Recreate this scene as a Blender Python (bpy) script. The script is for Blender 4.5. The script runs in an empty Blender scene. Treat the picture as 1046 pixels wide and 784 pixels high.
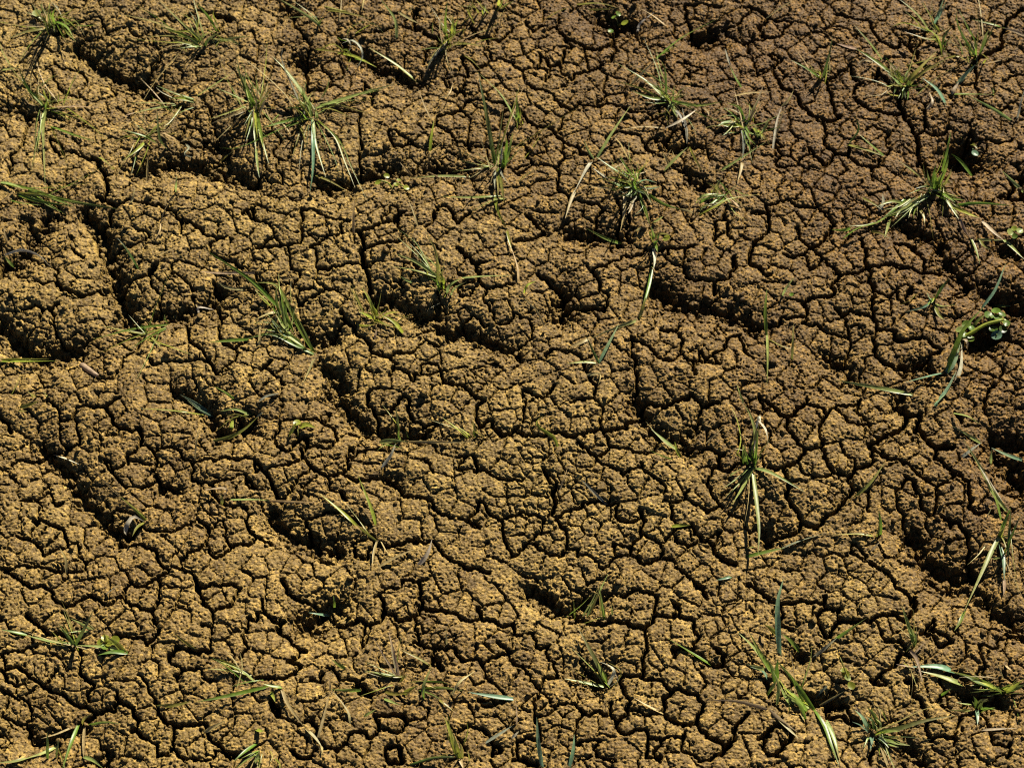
# Crack and furrow courses: per survey square (column, row), "width: x,y x,y ...", ';' between courses.
CRACKS = {
(0,0): """13:560,680 700,650 860,690 1000,720;12:300,170 350,200 420,250 480,285 540,310 590,330 650,360;12:545,300 590,305;9:10,440 80,445 150,455 200,460;3:320,150 380,150 440,120 510,105;3:345,75 400,65;5:650,210 640,240 590,290;3:600,280 640,230 650,190;3:740,80 800,40;4:100,540 90,590 40,640 40,720;8:400,660 430,720 440,780;13:880,570 910,610 900,660 960,720 1040,740;4:780,440 760,500 820,530;2:340,395 430,385;2:120,220 80,260;2:220,250 180,280;3:300,270 330,275 350,310;6:700,420 760,430;5:640,350 700,400 740,440;5:720,560 790,590 850,580;8:680,640 740,660 800,700;4:200,560 250,600;4:230,100 300,90;7:200,130 270,130;3:440,310 470,360;3:230,330 260,370 300,380;6:800,230 830,210;3:980,220 1046,250;8:880,60 950,80;4:850,430 860,490 890,540;3:350,650 300,620 240,640;3:620,120 560,140 520,100""",
(1,0): """12:240,725 330,755 450,710 560,690;10:360,150 380,200 460,220 520,270 600,310 650,330;6:330,130 370,180;14:160,230 200,240;6:180,240 200,300 210,370 260,360;4:270,280 310,320 300,350 250,370;3:280,240 340,240 360,300 310,320;4:540,110 480,120;8:650,120 700,150 750,180;6:600,110 650,130;3:700,200 680,260;5:840,230 860,290 850,330 830,370 860,420 800,470 740,475;3:830,370 800,400;4:860,420 1000,420 1046,440;3:760,320 840,310;5:900,280 960,250 1000,240 1046,255;3:960,250 950,210 930,200;4:870,100 910,150 990,170 1040,130;3:1030,100 1046,110;3:870,520 850,470;3:900,600 960,610;4:810,580 870,600;4:860,580 870,620;3:1000,480 1000,530;4:540,540 560,600 600,600;2:600,560 640,600 660,610;3:100,570 70,640 120,660 160,600;3:80,680 100,750 30,700;2:270,620 340,630;4:420,540 420,640 430,720;3:440,330 430,360;4:320,450 420,460;9:640,700 700,690 780,695 830,690;4:540,680 600,710;7:300,740 380,740 400,720;9:90,10 150,50;4:0,570 60,540;5:660,30 640,70;3:480,390 470,430;3:690,530 740,520 780,540;4:180,120 220,170""",
(2,0): """4:0,265 40,290 50,340 90,365;3:40,290 100,280;5:110,220 150,270 200,250 240,190 210,140;6:200,130 240,160 300,190 380,180 410,150 420,110;5:410,150 400,240;5:240,320 290,290 350,270 400,245;2:150,270 130,330;3:190,260 200,300 240,325;2:290,200 300,240;3:120,100 80,130;3:140,120 180,100 190,130;4:90,365 140,370 170,410 240,450;3:240,450 200,520;5:240,450 270,420 340,435 400,425 450,440;3:370,340 380,390 340,430;5:60,500 140,520 200,575 260,610 300,640;3:260,600 270,640;4:60,620 80,680 170,690 210,655 200,600;5:170,690 180,780;3:0,700 20,720;3:430,540 500,550 540,590 580,560;2:480,460 570,490;2:560,500 600,480;9:600,570 640,600 700,590;5:650,540 700,520;6:700,20 710,80 730,120 760,160;15:750,150 800,130;4:860,110 920,100 960,60;7:960,30 1046,80;5:1000,120 1030,160;4:870,120 900,150 940,185 1020,170;3:970,230 990,290;3:1046,290 970,320;3:700,240 770,280;3:730,20 800,25;3:850,30 800,20;2:690,270 720,330;3:760,600 790,610 800,660;9:700,690 740,740 790,760;3:640,670 700,690;2:500,130 520,180;13:370,60 410,90 480,80;2:50,80 80,130;3:0,590 50,600;2:340,270 380,300 470,340;3:590,440 640,450;6:560,620 620,640;3:380,560 400,600""",
(3,0): """4:0,230 60,250;3:60,250 20,300;6:60,370 120,400 130,440 180,480 240,505 300,480;4:260,420 270,470;4:240,330 300,300 340,280;6:350,390 370,430 420,460 470,470 520,480;5:330,270 350,330 380,350;8:540,400 550,460 580,520 610,580 615,680;6:450,290 480,340 520,390;5:640,540 700,550 730,530;5:225,510 240,560 230,590 290,640 330,640;5:330,610 340,660 390,690 450,690;5:160,610 190,650 240,690;3:30,580 60,610;3:30,600 30,680 60,690 130,680 170,640;3:200,500 230,520;3:420,700 430,750;3:490,560 500,620;4:420,100 430,140;4:500,200 540,180 600,200 610,250;4:570,190 620,150 660,130;7:850,240 920,210 960,170;4:850,300 860,380;4:720,360 780,350;4:830,520 840,560;20:760,630 800,600 830,650;4:270,70 330,80;8:990,720 1046,720;3:100,100 60,150 0,160;3:240,200 180,230;4:400,350 440,340;3:400,540 430,520;5:640,660 660,740;3:910,560 1000,560;4:880,430 940,450 1000,420;3:960,330 1046,300;3:740,60 760,120;5:980,80 1046,40;4:660,440 640,490""",
(0,1): """14:350,80 400,140 420,200 450,270 460,330 490,400 520,500 550,540;14:0,530 60,580 110,640 170,670 240,650 300,630;10:100,120 140,190 180,150 220,100;12:20,280 60,290 120,230;8:0,350 50,330;10:640,490 700,500 760,475 810,460 860,440 910,400;6:500,390 550,350 600,340 640,300;4:500,220 560,215 610,190;3:610,340 620,390 660,420;3:700,340 760,370 780,390 790,440;2:700,300 760,290 810,310;5:890,470 890,560 910,620 960,640 1000,600 1046,590;5:760,540 770,610 820,640 860,700 880,740;3:880,740 960,690 960,640;3:860,700 700,690 630,710;5:140,465 180,490 215,480 240,460;4:210,490 215,540 230,580 280,620;3:160,530 180,490;3:90,480 140,465;7:250,405 300,420 340,430;3:130,370 180,385 230,370 240,330 200,310 160,300;3:340,430 400,400 440,410;3:500,690 490,730 470,760;3:500,690 560,650 570,610;3:600,680 620,710;3:330,700 400,770;5:650,60 690,80 800,150 830,180 920,190;4:740,120 740,180;4:640,70 560,50;5:870,370 900,420;6:990,90 1040,60;4:960,290 1000,330 1046,340;3:860,220 870,260;2:560,160 600,170;8:450,120 480,60 400,20;4:300,240 340,270;3:420,560 360,600 330,640""",  # the narrow course at the dry chip carves its shadow as a crack
(1,1): """5:0,235 60,230 110,225 180,215 190,170 185,80;3:60,150 70,190 110,225;3:40,130 0,125;4:220,235 260,220 300,190 350,180;3:130,240 140,320 175,330;4:240,240 250,320 290,325 380,300;4:260,100 310,120 380,135;6:420,175 460,165 510,140 560,130 610,95;3:550,70 540,100 510,130;4:570,140 600,180 590,210 520,225 440,240;8:420,180 440,240 430,300 460,350 480,430;12:480,430 560,420 620,460 660,510 700,490;3:600,300 640,290;4:440,300 480,295;5:560,360 620,380;10:740,450 750,540 780,580 850,550 900,590 960,620 1046,640;4:840,530 880,500 930,550 980,540 1046,520;4:940,410 950,480 970,540;5:900,370 930,400 1000,395 1046,385;7:820,240 870,280 900,310 905,370;4:900,295 940,295;5:760,70 800,100 820,140 850,110 870,95;3:720,130 690,160;3:820,400 830,430 870,430;4:170,460 220,435 290,400 340,410;3:240,360 290,400;3:110,370 180,400;6:340,480 370,520 400,540;12:190,540 260,600 310,570;12:270,690 320,720 350,780;5:450,600 460,640 500,660 545,670 580,650 640,650;4:545,670 560,710 540,740;4:560,720 620,735 640,770;3:640,740 680,740 750,720 760,770;3:670,700 700,690 740,700;3:640,650 680,600;3:700,600 740,620;4:40,720 80,750 110,780;7:60,680 20,720;6:10,370 60,440 40,400;7:370,520 320,560""",
(2,1): """11:210,150 270,180 330,170 390,180 440,200;5:0,210 70,200 130,170;4:230,40 280,50 350,60 370,80 340,110;5:50,100 100,150;8:100,340 160,380 200,400 240,430;13:200,400 200,460 200,520;8:230,470 300,480 370,490;5:320,330 345,360 350,400;3:390,430 380,470;11:570,400 620,420 680,450 740,470 820,480 880,500 950,520 980,550;15:590,390 640,410;5:700,310 710,350 750,365 820,375 880,360;4:820,380 820,420;3:700,270 690,310;3:700,240 740,230;4:820,130 820,210;5:860,100 870,180 890,200;6:1030,60 1030,180 1010,200;4:970,90 1030,95;6:980,230 970,310 1020,350 1046,350;4:900,270 900,330;3:640,290 660,300;4:440,260 400,290;4:480,270 540,240;5:480,600 480,680 500,740;4:600,570 660,575 690,610 680,660 710,700 780,710 840,715;4:760,660 790,700 860,650;3:560,650 590,690 650,700;3:680,550 660,575;3:730,720 740,760;3:880,600 930,580;4:0,640 40,690;3:50,620 80,600;4:240,660 280,690 300,740;3:0,500 60,520;6:420,40 430,180;5:480,60 490,200;6:600,250 640,240 690,240;4:940,640 980,690;3:130,690 160,640""",
(3,1): """6:375,200 400,260 410,320 430,390 430,500 440,560 510,565;6:430,600 440,670 470,690 530,720 560,750;3:440,560 430,610;6:410,310 480,300 530,320 570,310;4:440,410 500,430 530,410;3:530,440 570,460;5:380,330 300,350 270,320 240,300 190,250;6:130,200 180,240 230,200 260,180;4:120,150 130,200;5:200,70 240,110 270,140;4:150,260 170,330;5:210,440 270,430 260,390;5:140,470 180,440 210,440;6:340,490 400,510 430,520;4:270,480 300,510 330,570;4:140,545 200,545 250,580 300,595;9:210,650 250,690 320,700 350,750 370,780;3:330,600 320,690;3:60,260 100,280;8:520,600 560,605;5:630,590 690,630 710,640;9:700,200 720,270 750,300;9:740,290 770,310 830,370 900,365;4:600,320 700,330;6:520,210 600,220;10:560,130 640,170 690,180;18:930,570 860,600;16:940,420 1000,440 1046,470;12:960,220 1046,230;10:560,700 640,690 660,740;6:30,550 60,520;4:600,240 640,280;4:590,390 560,430;4:20,60 80,40 130,70;3:760,420 820,400;4:1000,600 1046,640;3:930,690 960,740;7:940,20 1046,30""",
(0,2): """11:160,240 210,290 270,340 310,410 350,470 400,520 450,570 500,590;7:180,260 260,275 320,240;5:160,300 100,305 40,320;4:310,150 320,200 320,240;5:300,130 360,95 430,100 490,60;6:430,100 460,160 490,185 540,195 570,180;3:240,155 300,145;4:190,70 240,110 250,150;3:240,160 240,210 270,260;3:430,210 480,210;4:420,300 450,340 500,320 620,320;4:520,280 570,250 625,275 660,255 720,260 780,310;4:625,275 625,340 670,400;9:670,410 720,410;4:780,380 820,395;4:850,300 900,290 1000,290;3:880,390 940,385 1000,360;12:730,20 800,60 860,100;14:870,140 920,180 1000,150;6:960,110 1046,110;5:1035,300 1040,350;5:1000,380 1046,420;4:880,460 920,490 980,485;3:80,470 150,465 200,430;5:130,550 160,545 210,570 250,580;3:150,560 120,600 115,630 60,610;4:140,640 170,690 240,660 310,635;3:310,640 310,690;3:220,480 250,470;4:0,740 70,735 180,740 230,755 340,750;2:420,680 350,720;4:470,490 510,505 560,520;7:520,600 570,560;5:480,650 550,640 610,660 640,710 690,750 650,780;3:620,590 700,600 740,580;4:760,680 800,670 830,650 850,600 800,540;3:850,600 890,550 910,550;4:830,650 870,700 910,690 940,655 910,610;4:940,655 1010,650;5:1000,560 1046,610;3:700,740 780,760;6:0,130 30,150 40,190;3:470,370 560,410 600,400;2:150,470 150,520""",
(1,2): """7:0,310 40,360 70,420 100,465;4:60,330 130,325 180,305 190,270;5:180,260 210,320 240,350 290,375;4:200,260 280,260;3:110,450 160,400 180,370;3:290,380 300,430;6:340,435 365,470;5:290,375 350,360 380,380 430,385 470,375;5:350,360 370,290 410,270 450,260 540,260;3:370,290 380,250;4:110,140 190,135 230,135 280,160 320,175 330,220 300,255;3:260,150 260,120 300,100;4:130,270 120,270 70,210;8:150,240 200,210;12:310,10 340,50 390,110 440,160 500,180 550,200 600,190 680,190;6:450,70 480,110 550,95 600,40;4:450,30 500,5;5:480,110 500,150;4:620,100 640,140 690,160 740,150;6:850,10 890,50 930,70;6:900,90 910,180;7:960,150 1000,210 1046,200;3:640,300 690,310 720,360;4:810,300 860,290 820,350;6:880,290 900,330;5:890,355 950,360 1000,385 1046,385;5:910,470 960,530 1000,545 1046,530;5:1000,545 1010,620 1040,690;5:590,440 650,455 710,470 720,500;10:540,370 560,390;4:800,540 860,550 910,580;5:240,530 290,505 330,515;6:380,535 430,560;13:60,500 100,570 150,600 210,610 250,640 330,660;6:200,540 220,620;3:20,620 60,640;7:480,640 540,660 600,640 650,630;6:400,690 450,700;5:640,640 720,630 760,690 810,720 850,740;6:850,740 900,740 950,760;3:400,630 460,610;3:250,660 250,700 320,720""",
(2,2): """5:40,30 80,50 150,40 170,10;3:50,70 40,150 0,190;6:0,190 50,215 100,210 150,200;6:160,200 230,220 300,200 360,190 460,180 470,160;3:240,85 270,70;3:340,20 330,70 370,110 360,180;4:370,210 390,250 440,260 510,280 580,270;5:280,260 340,295 390,270;4:340,310 390,330 440,350 450,370 510,340;10:490,50 520,100 560,170 620,210 680,250 720,270;8:560,80 620,100 670,80 720,60;6:720,50 770,100 840,90;9:620,200 690,220 740,180;4:770,100 760,160;7:740,265 800,265 860,290;5:820,340 880,360 920,330;4:930,200 940,330;2:270,340 330,330;4:520,320 560,370 600,390 620,460 650,480 700,460 720,430;4:640,480 650,540;4:800,380 810,450 850,490 790,520 740,490 700,470;5:520,510 520,540 440,550 420,530 430,480;6:380,480 320,470;8:160,440 170,490 150,530;4:150,530 190,560 220,590 220,640;4:0,530 60,525 130,540 120,600 50,640;4:0,690 40,660 90,640 140,680 190,690 220,660 270,660;3:270,500 200,520;3:40,390 0,390;3:190,420 150,400 120,340;4:520,590 560,620 610,640 650,600 670,580;5:600,640 600,700 520,720 480,680 490,640;4:610,700 660,715 690,760;7:730,570 770,630 820,670 860,710 910,720;4:650,600 720,655 770,630;3:800,620 850,590;10:1020,570 1046,620;3:920,530 970,590;3:410,640 420,690;3:260,690 330,700 360,740;4:1000,60 1030,120""",
(3,2): """7:0,90 50,140 110,140;4:150,90 190,100 240,135 290,90 350,90 380,60;3:150,90 160,60;4:300,130 330,165 380,170 420,170 350,110;5:80,200 120,240 150,270 200,265 230,250 210,190;6:0,350 60,345 120,325;5:230,280 240,330 270,370 330,380 360,350;3:290,240 310,285 350,310;6:360,350 420,330 430,270 470,300 520,310;8:410,250 470,220 550,180 570,120;7:90,420 100,490 140,560 200,580 230,550;6:0,630 60,610 110,600;6:240,540 290,510 320,470 330,460;3:160,375 240,380;4:520,440 530,500 560,530 570,600;3:410,440 410,520;5:600,430 630,500 670,530 720,540 750,580;5:560,380 600,410;4:650,400 690,420 740,400;4:690,420 690,500;4:570,330 620,380;6:680,310 760,370 820,400;6:820,420 820,500 880,520 920,520;5:790,580 820,620 820,690;8:620,190 640,230 690,270 760,260;8:620,120 600,200;5:760,120 790,160;4:900,30 880,80 900,130;14:940,220 1046,230;14:940,280 1000,340 1046,380;14:600,610 640,690 700,740 780,770 840,760;8:830,700 860,760;3:350,640 340,680;3:60,740 140,750;10:540,40 560,100;3:460,750 400,720;5:780,560 740,540;3:960,430 1046,440""",
(0,3): """5:80,10 110,35 160,30;5:210,60 240,100 290,110 330,85 360,70;4:530,20 560,40 620,10;4:410,100 470,95 500,80;5:530,120 590,135 630,130 650,90 650,30;5:620,150 650,200 620,260 600,275 540,250 470,235;6:790,0 805,40 830,45;5:800,50 820,110 870,150 910,130 960,80 980,50 910,30;3:870,150 870,190;4:1000,230 1015,300 980,340;5:1010,170 1046,180;7:100,150 150,190 200,230 300,250;8:720,290 790,310;3:820,200 860,210 860,310;3:690,345 740,380 820,380;2:740,380 720,430;6:0,375 60,360;5:95,380 150,420 200,460 270,490 340,515 380,540;3:210,390 230,370;6:320,370 340,400 380,435;3:330,310 320,360;7:340,570 380,545 460,540;6:480,500 540,530 560,580 530,620;3:470,460 480,500;6:640,560 680,600 740,610 830,600;6:710,620 705,700 680,730 640,730;4:720,720 800,750 870,750;6:850,650 900,700 940,750 1000,740;3:580,650 640,690;10:420,690 440,740 400,760;9:110,610 180,630 260,610 330,600;3:120,540 90,590;3:0,560 60,590;3:0,460 50,480 90,490;3:830,420 880,430;3:100,420 60,440 20,420;3:560,400 600,440 630,500;3:960,580 930,640;3:150,270 90,300 0,310""",
(1,3): """6:100,10 120,60 170,85 220,100;15:210,180 260,150 290,110 330,100;7:330,190 390,190 410,170;6:400,180 460,200 510,180 520,130 510,90;6:520,130 530,155 580,185 620,180 660,150 670,60;3:590,10 660,15 700,5;3:480,80 550,40 590,40;6:670,130 720,140 800,145;4:650,180 660,250;4:800,145 870,180 900,170;5:900,120 920,170 970,170 1000,195 1046,180;5:30,150 80,185 110,180;3:0,150 40,150;3:20,90 30,140;4:80,210 120,240 170,290;8:180,300 200,305;4:430,250 430,290;4:640,270 730,290 720,320;6:720,320 720,360 760,380;5:810,290 830,330 880,330 920,355 960,320 1040,300;3:980,260 1020,290;4:270,380 310,380 340,430 400,430;6:0,420 60,420 120,420 180,370 130,350;8:420,480 470,490;3:400,460 430,420;7:480,570 540,570 600,560;5:500,630 560,640 610,600;5:400,640 460,665 490,640;5:820,630 870,600 920,610 950,640;6:970,680 960,720 1000,700;3:920,360 930,400 1010,470 1020,490;6:140,720 220,750 270,710 330,720 360,690;7:230,600 250,640 240,680;7:60,510 80,570;3:90,580 180,620 200,600;8:580,690 590,760;6:530,700 540,760;3:900,490 940,520 980,510;3:700,530 690,580 600,600;3:220,430 270,440""",
(2,3): """12:60,30 140,60 170,110 240,130 270,100 340,70;7:310,180 380,185 440,180 490,200 540,215 570,180;6:420,55 460,70 510,45 560,60;5:580,70 580,150 630,160 680,160 740,180 760,240;6:540,220 545,270 530,330 530,410;5:520,410 610,420;5:430,410 520,400;15:310,390 335,410;4:80,230 100,280 150,270;3:0,225 80,220;4:140,310 180,380 180,400;3:0,350 40,350;3:130,400 110,450 70,410;3:110,460 150,490;5:270,530 300,560 400,560 420,590 470,560 480,500 460,480;3:400,500 400,560;3:240,510 270,530;5:480,540 540,570 600,560;5:430,625 540,625 550,670 540,740;4:550,660 610,670 680,660;4:600,670 600,760;7:630,580 700,605 740,600;6:620,540 610,490 660,460;4:700,640 690,680 720,730 760,760;6:740,480 780,520 750,590 770,640 820,670;8:880,690 850,730;7:900,640 960,560;6:90,570 110,620 110,660;3:20,660 20,720;7:0,740 60,740 100,760;3:260,590 250,680;3:330,700 360,670 330,660;3:340,730 420,750;3:80,500 90,555 150,550 210,510;6:740,20 790,80;8:690,290 740,310 800,360 860,360;3:650,290 660,330;4:820,290 860,320;6:960,20 1046,80;8:1030,430 1046,480;3:650,100 680,120;5:1000,670 1046,660""",
(3,3): """5:50,100 130,95 230,100 250,125 300,125;3:240,100 240,70;7:290,180 350,185 380,180;6:420,190 460,160 520,155 560,190;5:600,80 600,130 570,70 520,40;4:680,180 670,220 620,240;6:640,240 700,290 750,270;7:540,320 580,330 540,270;3:450,200 480,270;5:420,420 440,440 470,390 520,370;3:430,440 500,440;7:560,430 600,430;6:590,440 590,490 640,540;3:690,510 740,530;4:640,540 660,590;6:650,620 670,670 720,650;10:160,320 120,310;6:200,160 230,220 260,240;12:200,490 250,490 270,510;8:250,570 330,590 380,600;8:0,640 60,620 100,630;6:0,740 40,740 60,690;9:580,690 630,740 650,770;6:440,700 420,770;4:300,330 340,350;10:870,40 900,110 960,150 1020,170;12:700,10 760,30 830,50;12:820,480 900,500 960,490;4:800,560 880,560;6:1000,190 1046,260;3:730,470 780,460;3:890,370 890,450;4:910,640 920,690;3:860,280 940,290 980,230;3:990,680 980,740;3:60,190 110,210;5:330,520 350,580;3:780,600 760,690;3:840,420 760,400 700,420""",
}
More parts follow.
